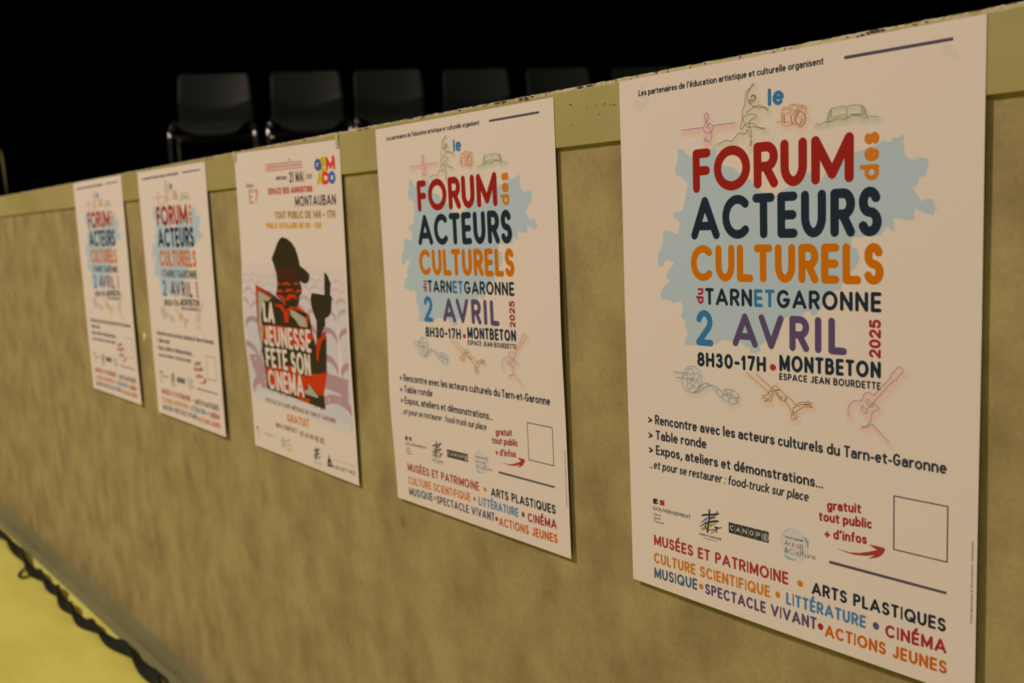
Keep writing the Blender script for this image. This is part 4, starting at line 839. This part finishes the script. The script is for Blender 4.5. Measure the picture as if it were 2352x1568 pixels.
def cinema_parts():
    R = {}
    T = ART['P3T']
    dk, rd, gy = ink('cine_dark', (46, 37, 20), rough=0.5, spec=0.12), ink('cine_red', (176, 44, 8), rough=0.5, spec=0.12), ink('cine_grey', (152, 140, 110), rough=0.5, spec=0.12)
    maroon = ink('cine_maroon', (70, 30, 20), rough=0.5, spec=0.12)
    mauve = [ink('seat_mauve_%d' % i, mixc((150, 110, 112), k), rough=0.5, spec=0.12) for i, k in enumerate((0.12, 0.3, 0.55, 0.85))]
    lilac = [ink('seat_lilac_%d' % i, mixc((178, 165, 162), k), rough=0.5, spec=0.12) for i, k in enumerate((0.25, 0.5, 0.75, 0.95))]
    p = R['seat_rows_print'] = Part()
    rows = [(152, 15), (158, 18), (166, 21), (175, 26), (187, 32), (203, 40), (224, 52), (262, 74), (310, 98)]
    z = 0.05
    for i, (v, w) in enumerate(rows):
        k = min(3, i // 2)
        h = w * (0.9 if i < 7 else 0.75)
        off = (i % 2) * w * 0.5
        n = int(300 / w) + 2
        for j in range(n):
            u = 4 + off - w + j * w * 1.02
            vv = v + (2.5 if i > 3 else 1) * math.sin(j * 1.7 + i)
            crest = arc(u + w / 2, vv + h * .30, w * .47, h * .30, 180, 360, 12)
            body = crest + [(u + w * .86, vv + h * 1.3), (u + w * .14, vv + h * 1.3)]
            cap = crest + arc(u + w / 2, vv + h * .46, w * .44, h * .30, 360, 180, 12)
            body = [(min(291, max(3.5, a)), min(b, 346 + 0.02 * a)) for a, b in body]
            cap = [(min(291, max(3.5, a)), min(b, 346 + 0.02 * a)) for a, b in cap]
            if max(a for a, b in body) - min(a for a, b in body) < 2: continue
            p.poly(body, lilac[k], z + j % 2 * .001)
            p.poly(cap, mauve[k], z + .002 + j % 2 * .001)
        z += 0.005
    for q in ([(8, 284), (44, 281), (58, 300), (60, 326), (40, 330), (22, 312)], [(226, 280), (240, 286), (288, 288), (284, 322), (262, 308), (226, 306)]):
        p.poly(q, mauve[3], z)
    q = [(12, 340), (57, 333), (150, 334), (226, 338), (286, 346), (284, 358), (150, 352), (20, 350)]
    p.poly(q, ink('paper_fade', mixc((180, 170, 162), .7), rough=0.5, spec=0.12), z + .002)
    p = R['silhouette_print'] = Part()
    p.poly(ART['body'][0], dk, 0.105)
    p.poly(ART['head'][0], dk, 0.112)
    p.poly(ART['hand'][0], dk, 0.118)
    p.poly([(107.5, 158), (120, 155), (165, 156), (168, 163), (150, 172), (111.5, 173)], ink('cine_brown', (66, 32, 18), rough=0.5, spec=0.12), 0.116)
    for i, q in enumerate(ART['red2'] + ART['red3']):
        p.poly(q, rd, 0.122 + .0008 * i)
    for q in ART['grey2'] + ART['grey3']:
        p.poly(q, gy, 0.142)
    p = R['title_lettering'] = Part()
    for s, k, t in (('LA', 'LA', 6.2), ('JEUNESSE', 'JEUN', 5.3), ('FETE', 'FETE', 5.6), ('SON', 'SON', 5.6), ('CINEMA', 'CINE', 5.4)):
        x0, x1, tl, bl, tr, br = T[k]
        stroke_line(p, s, x0 - 0.6, x1 + 1.0, tl - 0.2, bl + 2.2, tr - 0.2, br + 2.2, t + 1.0, dk, 0.15, gap=0.06)
        stroke_line(p, s, x0, x1, tl, bl, tr, br, t, PAPER, 0.19, gap=0.10)
    brown, red, och, yel = (ink('cine_ink_brown', (84, 62, 46), rough=0.5, spec=0.12), ink('cine_ink_red', (168, 54, 36), rough=0.5, spec=0.12),
                            ink('cine_ink_ochre', (150, 104, 26), rough=0.5, spec=0.12), ink('cine_ink_yellow', (186, 134, 14), rough=0.5, spec=0.12))
    p = R['season_line'] = Part()
    for k, n in (('pink1', 2), ('pink2', 4), ('pink3', 3), ('pink4', 8)):
        x0, x1, tl, bl, tr, br = T[k]
        for i in range(n + 1):
            u = x0 + (x1 - x0) * i / n
            p.ribbon([(u, line_lerp(u, x0, x1, tl, tr)), (u, line_lerp(u, x0, x1, bl, br))], 1.2, red, 0.12 + .001 * i)
        for a, b in ((tl, tr), ((tl + bl) / 2, (tr + br) / 2), (bl, br)):
            p.ribbon([(x0, a), (x1, b)], 0.6, red, 0.135, cap=False)
    p.ribbon([(165, 18), (169, 15.5), (173, 18)], 0.9, red, 0.12)
    p = R['date_lettering'] = Part()
    blk = INK['bar']
    stroke_line(p, 'MERCREDI', *T['mercredi'], 1.1, brown)
    stroke_line(p, '21 MAI', *T['21mai'], 2.4, brown)
    stroke_line(p, '2025', *T['2025'], 0.9, brown)
    p = R['edition_mark'] = Part()
    x0, x1, tl, bl, tr, br = T['edition']
    type_line(p, '\u00c9dition', x0, x1, bl, br, 5, brown, bold=0.01)
    x0, x1, tl, bl, tr, br = T['e7']
    stroke_line(p, 'E7', x0, x1, tl, bl, tr, br, 1.2, red)
    stroke_line(p, 'E7', x0 + 2.4, x1 - 2.4, tl + 2.6, bl - 2.6, tr + 2.6, br - 2.6, 0.8, red, 0.14)
    p = R['venue_lettering'] = Part()
    stroke_line(p, 'ESPACE DES AUGUSTINS', *T['espace'], 2.3, red)
    x = T['montauban']
    stroke_line(p, 'MONTAUBAN', *x, 2.3, ink('cine_ink_black', (62, 52, 40), rough=0.5, spec=0.12))
    p = R['opening_hours_lettering'] = Part()
    stroke_line(p, 'TOUT PUBLIC DE 14H - 17H', *T['tout'], 2.3, och)
    stroke_line(p, 'PUBLIC SCOLAIRE DE 9H - 12H', *T['scol'], 2.4, yel)
    p = R['colourful_letter_logo'] = Part()
    cb, cy_, cr, cg = (ink('logo_blue', (66, 74, 120), rough=0.5, spec=0.12), ink('logo_yellow', (180, 146, 20), rough=0.5, spec=0.12),
                       ink('logo_red', (190, 50, 36), rough=0.5, spec=0.12), ink('logo_blue2', (50, 84, 130), rough=0.5, spec=0.12))
    for k, c, m, l in (('E', 'E', cy_, .11), ('G', 'G', cb, .13), ('M', 'M', cr, .15), ('A', 'A', cy_, .12), ('Dd', 'D', cr, .14), ('O', 'O', cg, .16)):
        x0, x1, tl, bl, tr, br = T[k]
        stroke_line(p, c, x0, x1, tl, bl, tr, br, 4.6, m, l)
    p.ellipse(280, 19.5, 2.4, 2.4, cr, .17)
    p.ellipse(256, 22, 4.0, 3.6, cy_, .105)
    p = R['festival_line'] = Part()
    stroke_line(p, 'FESTIVAL DU COURT-MÉTRAGE EN TARN ET GARONNE', *T['fest'], 1.3, ink('cine_ink_wine', (122, 66, 54), rough=0.5, spec=0.12))
    p = R['free_entry_text'] = Part()
    stroke_line(p, 'GRATUIT', *T['grat'], 2.3, ink('cine_ink_orange', (186, 96, 22), rough=0.5, spec=0.12))
    p = R['contact_line'] = Part()
    wine = ink('cine_ink_wine2', (116, 78, 60), rough=0.5, spec=0.12)
    stroke_line(p, 'INFO CONTACT', *T['info'], 1.5, wine)
    p.ellipse(142.5, 376.2, .6, .6, wine, .12, 8); p.ellipse(142.5, 379.6, .6, .6, wine, .12, 8)
    stroke_line(p, '07 61 99 82 82', *T['tel'], 1.5, wine)
    p = R['ministry_logo'] = Part()
    g = ink('cine_ink_grey', (150, 130, 108), rough=0.5, spec=0.12)
    p.rect((9.5, 390), (15, 390), (15, 393.5), (9.5, 393.5), INK['slate'], .12)
    for i in range(4):
        p.ribbon([(10, 395.5 + i * 3.2), (22 - 2 * i, 395.2 + i * 3.2)], .8, g, .12)
    p.ribbon([(30, 395.5), (72, 394.6)], 1.0, g, .12)
    p.ribbon([(36, 398), (60, 397.4)], .9, g, .12)
    p = R['acs_logo'] = Part()
    x0, x1, tl, bl, tr, br = T['ac']
    gr = ink('logo_grey', (120, 106, 104), rough=0.5, spec=0.12)
    p.ribbon(arc(92, 401.5, 3.4, 4.0, 0, 360, 20), 1.3, gr, .12)
    p.ribbon([(89, 395.5), (93, 393.8), (95.6, 397), (95.6, 406)], 1.3, gr, .125)
    p.ribbon(arc(102.5, 400.5, 4.0, 5.0, 50, 310, 16), 1.2, ink('logo_mist', (150, 150, 140), rough=0.5, spec=0.12), .13)
    stroke_line(p, 'S', *T['S'], 1.9, ink('logo_green', (158, 152, 60), rough=0.5, spec=0.12), .135)
    p = R['department_logo'] = Part()
    def sc(q): return [(180 + (a - 75.0) * 0.92, 391 + (b - 341.5) * 0.92) for a, b in q]
    for k in ('td_blue', 'td_green', 'td_orange', 'td_lime'):
        for q in ART[k]: p.poly(sc(q), MATS['mark_' + k[3:]], .11)
    for q, w in zip(ART['td_stroke'], (1.9, 1.8, 1.8, 1.2, 0.8, 1.2, 1.0)):
        p.ribbon(catmull(sc(q), 4), w, INK['text'], .13)
    type_line(p, "TARN-ET-GARONNE", 181, 201, 412.5, 411.2, 1.7, gr, bold=.01)
    p = R['augustins_logo'] = Part()
    bk = INK['text']
    p.poly([(223.4, 394), (225.2, 394), (225.6, 398), (228.5, 400), (232.4, 409), (218.2, 410), (220.5, 400), (223.0, 398)], bk, .12)
    p.poly([(225.6, 402.5), (227.6, 406.5), (223.6, 406.8)], PAPER, .14)
    stroke_line(p, 'ESPACE DES', *T['esp'], .5, g, gap=.8)
    stroke_line(p, 'UGUSTINS', *T['ugus'], 1.0, bk, gap=.45)
    return R


# ------------------------------------------------------------------ sheets
NU, NV = 27, 40
SU, SV = 297.0 / NU, 420.0 / NV


def cut_on_grid(part):
    """slice big printed shapes on the sheet's own grid so that they follow its curve"""
    bm = bmesh.new()
    vs = [bm.verts.new(v) for v in part.v]
    lay = []
    for f, m in zip(part.f, part.m):
        if len(set(f)) < 3: continue
        try:
            fc = bm.faces.new([vs[i] for i in f])
            fc.material_index = m
        except ValueError:
            pass
    us = [v[0] for v in part.v]; ws = [v[1] for v in part.v]
    for ax, s, lo, hi, n in ((0, SU, min(us), max(us), NU), (1, SV, min(ws), max(ws), NV)):
        for i in range(1, n):
            c = i * s
            if lo < c < hi:
                no = (1, 0, 0) if ax == 0 else (0, 1, 0)
                co = (c, 0, 0) if ax == 0 else (0, c, 0)
                fs = [f for f in bm.faces if min(v.co[ax] for v in f.verts) < c - 1e-5 and max(v.co[ax] for v in f.verts) > c + 1e-5]
                if fs:
                    ed = {e for f in fs for e in f.edges}
                    vv = {v for f in fs for v in f.verts}
                    bmesh.ops.bisect_plane(bm, geom=list(fs) + list(ed) + list(vv), plane_co=co, plane_no=no, dist=1e-6)
    bm.verts.index_update()
    V = np.array([v.co[:] for v in bm.verts])
    F = [[v.index for v in f.verts] for f in bm.faces]
    M = [f.material_index for f in bm.faces]
    bm.free()
    return V, F, M, part.mats


def prep(parts):
    return {k: cut_on_grid(p) for k, p in parts.items()}


def make_poster(name, x0, z0, tilt, bulge, prints, label, cat, group=None, extra=None):
    root = empty(name, (x0 + 0.1485, 0.0, z0 - 0.42))
    tag(root, label, cat, group)
    ct, st = math.cos(tilt), math.sin(tilt)
    ox, oz = x0 + 0.1485, z0 - 0.42

    def place(V):
        u, v, l = V[:, 0] / 1000, V[:, 1] / 1000, V[:, 2] / 1000
        # height off the wall is bilinear on the sheet's grid, as the sheet itself is
        gu, gv = V[:, 0] / SU, V[:, 1] / SV
        iu = np.clip(np.floor(gu), 0, NU - 1); iv = np.clip(np.floor(gv), 0, NV - 1)
        fu, fv = gu - iu, gv - iv
        B = lambda a, b: bulge(a / NU, b / NV)
        d = B(iu, iv) * (1 - fu) * (1 - fv) + B(iu + 1, iv) * fu * (1 - fv) + B(iu, iv + 1) * (1 - fu) * fv + B(iu + 1, iv + 1) * fu * fv
        X = x0 + u * ct + v * st - ox
        Z = z0 + u * st - v * ct - oz
        return np.stack([X, -(d + l), Z], 1)
    g = np.array([(i * SU, j * SV, 0.0) for j in range(NV + 1) for i in range(NU + 1)])
    gb = g.copy(); gb[:, 2] = -0.13
    n = len(g)
    fs = []
    idx = lambda i, j: j * (NU + 1) + i
    for j in range(NV):
        for i in range(NU):
            q = (idx(i, j), idx(i, j + 1), idx(i + 1, j + 1), idx(i + 1, j))
            fs.append(q)
            fs.append(tuple(k + n for k in q[::-1]))
    for i in range(NU):
        fs.append((idx(i, 0), idx(i + 1, 0), idx(i + 1, 0) + n, idx(i, 0) + n))
        fs.append((idx(i + 1, NV), idx(i, NV), idx(i, NV) + n, idx(i + 1, NV) + n))
    for j in range(NV):
        fs.append((idx(0, j + 1), idx(0, j), idx(0, j) + n, idx(0, j + 1) + n))
        fs.append((idx(NU, j), idx(NU, j + 1), idx(NU, j + 1) + n, idx(NU, j) + n))
    link_mesh('paper_sheet', np.concatenate([place(g), place(gb)]), fs, PAPER, root)
    for k, (V, F, M, mats) in prints.items():
        P = place(V)
        # faces wound to look off the wall
        FF = []
        for f in F:
            a, b, c = P[f[0]], P[f[1]], P[f[2]]
            nn = np.cross(b - a, c - a)
            FF.append(f if nn[1] < 0 else f[::-1])
        link_mesh(k.split('.')[0], P, FF, mats, root, M)
    if extra:
        for k, m, p in extra:
            P = place(np.array(p['v'])); 
            link_mesh(k, P, p['f'], m, root)
    return root


def gauss(x, c, w): return np.exp(-((x - c) / w) ** 2)


forum = prep(forum_parts())
cinema = prep(cinema_parts())
BASE = 0.00045
m_pad = ink('pad_showing_through', (191, 168, 145), rough=0.55, spec=0.12)
forum_near = dict(forum)
for key, q in (('adhesive_pad', [(25.0, 5.3), (31.6, 19.2), (22.2, 26.6), (13.9, 20.8)]), ('adhesive_pad.b', [(271.8, 12.8), (269.0, 17.6), (282.3, 23.7), (278.4, 16.4)])):
    pad = Part()
    pad.poly(q, m_pad, 0.05)
    forum_near[key] = cut_on_grid(pad)
make_poster('poster', -0.57425, 0.92845, -0.0018,
            lambda u, v: BASE + 0.0012 * v + 0.0012 * np.sin(PI * u) * v + 0.0006 * gauss(v, .45, .2) * np.cos(PI * u), forum_near,
            'largest and nearest white poster, at the right end of the row, heading FORUM in red', 'poster', 'forum posters on the stage front')
make_poster('poster', -0.95167, 0.92603, -0.0006,
            lambda u, v: BASE + 0.0006 * v + 0.0028 * gauss(u, 0, .25) * gauss(v, .72, .15) + 0.0016 * gauss(u, 1, .3) * gauss(v, .5, .16), forum,
            'white FORUM poster second from the right, between largest poster and cinema poster', 'poster', 'forum posters on the stage front')
make_poster('cinema_poster', -1.32998, 0.92840, -0.0195,
            lambda u, v: BASE + 0.0045 * gauss(u, 0, .3) * gauss(v, .57, .16) + 0.0018 * gauss(u, 1, .3) * gauss(v, .62, .2) + 0.0012 * np.sin(PI * u) * (1 - v), cinema,
            'wavy white cinema festival poster with a black silhouette in a cap and red patches', 'poster')
make_poster('poster', -1.73361, 0.92727, -0.0064,
            lambda u, v: BASE + 0.0010 * v + 0.0012 * gauss(u, 1, .4) * v, forum,
            'blurred white FORUM poster just left of the cinema poster, second from the left end', 'poster', 'forum posters on the stage front')
make_poster('poster', -2.11797, 0.92953, -0.0029,
            lambda u, v: BASE + 0.0008 * v + 0.0016 * gauss(u, 1, .4) * gauss(v, .7, .3), forum,
            'farthest and smallest-looking white FORUM poster at the left end of the row', 'poster', 'forum posters on the stage front')

# clear tape holding the two upper corners of the cinema poster (parts of that poster)
m_tape = ink('frosted_tape', (168, 149, 102), rough=0.4)
cine = next(o for o in COL.objects if o.name.startswith('cinema_poster'))
for (x0, x1, zt, zb, y) in ((-1.3330, -1.3225, 0.9311, 0.9180, -0.00085), (-1.0405, -1.0345, 0.9300, 0.9130, -0.0009)):
    mb = MB()
    n = 8
    vs = []
    for i in range(n + 1):
        z = zt + (zb - zt) * i / n
        yy = y - 0.0006 * min(1, i / 3.0)
        vs += [(x0 + 0.0006 * math.sin(i * 2.1), yy, z), (x1, yy, z)]
    mb.add([(v[0] - cine.location.x, v[1], v[2] - cine.location.z) for v in vs] , [(2 * i, 2 * i + 2, 2 * i + 3, 2 * i + 1) for i in range(n)])
    k = len(mb.v)
    mb.v += [(v[0], v[1] + 0.00008, v[2]) for v in mb.v[:k]]
    mb.f += [tuple(j + k for j in f[::-1]) for f in mb.f[:n]]
    mb.m += [0] * n
    mb.build('tape_strip', m_tape, cine)

# ------------------------------------------------------------------ a dab of putty left on the wall
mb = MB()
vs, fs = [], []
NR, NS = 5, 14
rnd = random.Random(5)
for i in range(NR + 1):
    a = PI / 2 * i / NR
    for j in range(NS):
        b = 2 * PI * j / NS
        k = 1 + 0.18 * math.sin(3 * b + 1) + 0.1 * math.sin(5 * b)
        vs.append((0.0065 * k * math.sin(a) * math.cos(b), -0.0026 * math.cos(a), 0.0085 * k * math.sin(a) * math.sin(b)))
for i in range(NR):
    for j in range(NS):
        q = (i * NS + j, i * NS + (j + 1) % NS, (i + 1) * NS + (j + 1) % NS, (i + 1) * NS + j)
        fs.append(q)
mb.add(vs, fs)
o = mb.build('putty_dab', ink('pale_putty', (186, 166, 104), rough=0.7), smooth=True)
o.location = (-1.7857, PANEL_Y + 0.0002, 0.6371)
tag(o, 'small pale yellow dab on the wall between the two leftmost posters', 'putty')

# ------------------------------------------------------------------ twisted black cable on the floor
CP = [(-3.40, -0.060), (-3.18, -0.056), (-2.987, -0.052), (-2.879, -0.046), (-2.749, -0.050), (-2.618, -0.058), (-2.501, -0.056), (-2.392, -0.054), (-2.29, -0.061), (-2.185, -0.063), (-2.099, -0.056),
      (-2.015, -0.049), (-1.929, -0.042), (-1.854, -0.041), (-1.783, -0.043), (-1.729, -0.048), (-1.68, -0.056), (-1.60, -0.075), (-1.45, -0.085), (-1.25, -0.08)]
path = catmull([(a, b, 0.0) for a, b in CP], 14)
P = [np.array(p) for p in path]
S = [0]
for a, b in zip(P[:-1], P[1:]):
    S.append(S[-1] + np.hypot(*(b - a)[:2]))
m_cable = ink('black_rubber_cable', (30, 28, 18), rough=0.7, spec=0.1)
root = empty('twisted_cable', (CP[8][0], CP[8][1], 0))
tag(root, 'black twisted cable with a small loop lying on the yellow floor along the skirting', 'cable')
NECK = [-3.45, -3.20, -2.903, -2.644, -2.475, -2.339, -2.206, -2.067, -1.887, -1.70, -1.50, -1.25]   # where the flat twist turns edge-on
HA, HB = 0.0132, 0.0054
NS = 18
vs, fs = [], []
for i, p in enumerate(P):
    t = P[min(i + 1, len(P) - 1)] - P[max(i - 1, 0)]
    t /= np.linalg.norm(t)
    nn = np.array([-t[1], t[0], 0])
    ph = math.radians(-57) + PI * float(np.interp(p[0], NECK, range(len(NECK))))
    # two cores side by side give the flat cable its waisted section
    hz = 0.0
    ring = []
    for k in range(NS):
        a = 2 * PI * k / NS
        cx, cz = HA * math.cos(a), HB * math.sin(a) * (0.82 + 0.30 * abs(math.cos(a)))
        yy, zz = cx * math.cos(ph) - cz * math.sin(ph), cx * math.sin(ph) + cz * math.cos(ph)
        ring.append((yy, zz))
    lo = min(r[1] for r in ring)
    for yy, zz in ring:
        q = p + nn * yy
        vs.append((q[0] - root.location.x, q[1] - root.location.y, zz - lo))
for i in range(len(P) - 1):
    for k in range(NS):
        a, b = i * NS + k, i * NS + (k + 1) % NS
        fs.append((a, a + NS, b + NS, b))
fs.append(tuple(range(NS))); fs.append(tuple(range(len(vs) - NS, len(vs)))[::-1])
link_mesh('cable_body', vs, fs, m_cable, root, smooth=True)
mb = MB()
lp = catmull([(-2.612, -0.056, 0.010), (-2.618, -0.068, 0.008), (-2.606, -0.083, 0.004), (-2.582, -0.091, 0.004), (-2.562, -0.086, 0.004), (-2.556, -0.074, 0.007), (-2.552, -0.058, 0.010)], 6)
mb.tube([(a - root.location.x, b - root.location.y, c) for a, b, c in lp], 0.0030, 10)
mb.build('loop', m_cable, root, smooth=True)

# ------------------------------------------------------------------ chairs on the stage
m_shell = ink('charcoal_plastic', (0.021, 0.030, 0.026), rough=0.45, raw=True, spec=0.13)
m_chrome = ink('chrome_tube', (0.70, 0.71, 0.72), rough=0.12, metal=1.0, raw=True)
m_foot = ink('black_rubber_foot', (0.02, 0.02, 0.02), rough=0.8, raw=True)


def make_chair():
    root = empty('stacking_chair', (0, 0, TOP - 0.002))
    # one moulded shell: seat front -> waterfall -> seat -> crease -> back; local -y faces forward
    prof = [(-0.226, 0.392), (-0.222, 0.412), (-0.210, 0.432), (-0.185, 0.443), (-0.10, 0.440), (-0.02, 0.432), (0.06, 0.427), (0.125, 0.430), (0.170, 0.444),
            (0.196, 0.470), (0.203, 0.505), (0.192, 0.545), (0.184, 0.575), (0.188, 0.610), (0.204, 0.680), (0.222, 0.745), (0.230, 0.768), (0.233, 0.777)]
    prof = catmull(prof, 3)
    n = len(prof)
    halfw = []
    for i, (y, z) in enumerate(prof):
        f = i / (n - 1)
        w = 0.208 if z < 0.50 else 0.208 - (z - 0.50) * 0.040
        if z > 0.742: w -= 0.022 * ((z - 0.742) / 0.035) ** 3
        if y < -0.19 and f < .3: w -= 0.03 * ((-0.19 - y) / 0.025) ** 2
        halfw.append(w)
    NW = 22
    F_, B_ = [], []
    S3 = np.zeros((n, NW + 1, 3))
    for i, (y, z) in enumerate(prof):
        for j in range(NW + 1):
            s = -1 + 2 * j / NW
            back = min(1, max(0, (z - 0.46) / 0.06))
            lift = 0.018 * s ** 4 + 0.010 * s * s
            yy = y - back * (0.030 * s * s)
            zz = z + (1 - back) * lift + 0.05 * s * s * math.exp(-((z - 0.56) / 0.07) ** 2)
            S3[i, j] = (halfw[i] * s, yy, zz)
    dU = np.gradient(S3, axis=0); dV = np.gradient(S3, axis=1)
    Nn = np.cross(dU, dV); Nn /= np.linalg.norm(Nn, axis=2, keepdims=True) + 1e-9
    A = S3 + Nn * 0.0035; Bk = S3 - Nn * 0.0035
    vs = list(A.reshape(-1, 3)) + list(Bk.reshape(-1, 3))
    k = n * (NW + 1)
    ix = lambda i, j: i * (NW + 1) + j
    fs = []
    for i in range(n - 1):
        for j in range(NW):
            q = (ix(i, j), ix(i + 1, j), ix(i + 1, j + 1), ix(i, j + 1))
            fs.append(q); fs.append(tuple(a + k for a in q[::-1]))
    for i in range(n - 1):
        fs.append((ix(i, 0), ix(i, 0) + k, ix(i + 1, 0) + k, ix(i + 1, 0)))
        fs.append((ix(i, NW), ix(i + 1, NW), ix(i + 1, NW) + k, ix(i, NW) + k))
    for j in range(NW):
        fs.append((ix(0, j), ix(0, j + 1), ix(0, j + 1) + k, ix(0, j) + k))
        fs.append((ix(n - 1, j), ix(n - 1, j) + k, ix(n - 1, j + 1) + k, ix(n - 1, j + 1)))
    link_mesh('seat_shell', vs, fs, m_shell, root, smooth=True)
    R = 0.0105
    for s in (-1, 1):
        x = s * 0.222
        front = catmull([(x, -0.225, 0.02), (x, -0.205, 0.25), (x, -0.198, 0.385), (x, -0.184, 0.420), (x, -0.145, 0.437), (x, -0.05, 0.434)], 5)
        front = [(x, -0.2262, 0.006)] + front
        mb = MB(); mb.tube(front, R, 12); lg = mb.build('leg', m_chrome, root, smooth=True)
        mb = MB(); mb.tube([(x, -0.2266, 0.0), (x, -0.226, 0.026)], 0.0135, 12); mb.build('foot_cap', m_foot, lg)
        rear = catmull([(x, -0.05, 0.434), (x, 0.10, 0.430), (x, 0.165, 0.424), (x, 0.19, 0.40), (x, 0.215, 0.25), (x, 0.250, 0.006)], 5)
        mb = MB(); mb.tube(rear, R, 12); lg = mb.build('leg', m_chrome, root, smooth=True)
        mb = MB(); mb.tube([(x, 0.251, 0.0), (x, 0.2475, 0.026)], 0.0135, 12); mb.build('foot_cap', m_foot, lg)
        # linking hook between neighbouring chairs
        mb = MB()
        mb.tube(catmull([(x, -0.165, 0.437), (x - s * 0.008, -0.165, 0.450), (x - s * 0.020, -0.165, 0.446), (x - s * 0.022, -0.165, 0.432)], 4), 0.0045, 8)
        mb.tube([(x, -0.150, 0.437), (x - s * 0.030, -0.150, 0.430)], 0.007, 8)
        mb.build('linking_hook', m_chrome, root, smooth=True)
    for y, z in ((-0.135, 0.395), (0.15, 0.398)):
        mb = MB()
        mb.tube(catmull([(-0.222, y, 0.432), (-0.216, y, 0.405), (-0.19, y, z), (0, y, z), (0.19, y, z), (0.216, y, 0.405), (0.222, y, 0.432)], 5), 0.008, 10)
        mb.build('crossbar', m_chrome, root, smooth=True)
    return root


def dup(root):
    c = root.copy(); COL.objects.link(c)
    for ch in list(root.children):
        d = ch.copy(); COL.objects.link(d); d.parent = c
        for g in list(ch.children):
            e = g.copy(); COL.objects.link(e); e.parent = d
    return c


TH = math.radians(62.4)
fx, fy = math.sin(TH), -math.cos(TH)
spots = []
labels = ['charcoal stage chair with chromed legs in full view, leftmost of the linked row',
          'second charcoal stage chair of the linked row, above the cinema poster',
          'third charcoal stage chair of the linked row, its seat just above the wall top',
          'fourth charcoal stage chair of the row, left above the second largest poster',
          'fifth charcoal stage chair, only its upper back over the chipped wall top',
          'rightmost stage chair, a faint sliver over the wall top left of the largest poster']
backs = [(-66.85, 6.05), (-61.95, 6.00), (-57.42, 6.01), (-52.5, 6.106), (-47.85, 6.236), (-43.1, 6.42)]
proto = make_chair()
for i, (az, d) in enumerate(backs):
    bx, by = d * math.sin(math.radians(az)), CAM_Y + d * math.cos(math.radians(az))
    o = proto if i == 0 else dup(proto)
    o.location = (bx + fx * 0.237, by + fy * 0.237, TOP - 0.002)
    o.rotation_euler = (0, 0, TH)
    tag(o, labels[i], 'chair', 'linked chairs on the stage')
o = dup(proto)
az, d = -79.35, 6.6
o.location = (d * math.sin(math.radians(az)) + fx * 0.237, CAM_Y + d * math.cos(math.radians(az)) + fy * 0.237, TOP - 0.002)
o.rotation_euler = (0, 0, math.radians(66))
tag(o, 'separate dark stage chair cut off by the left edge of the frame', 'chair', 'linked chairs on the stage')
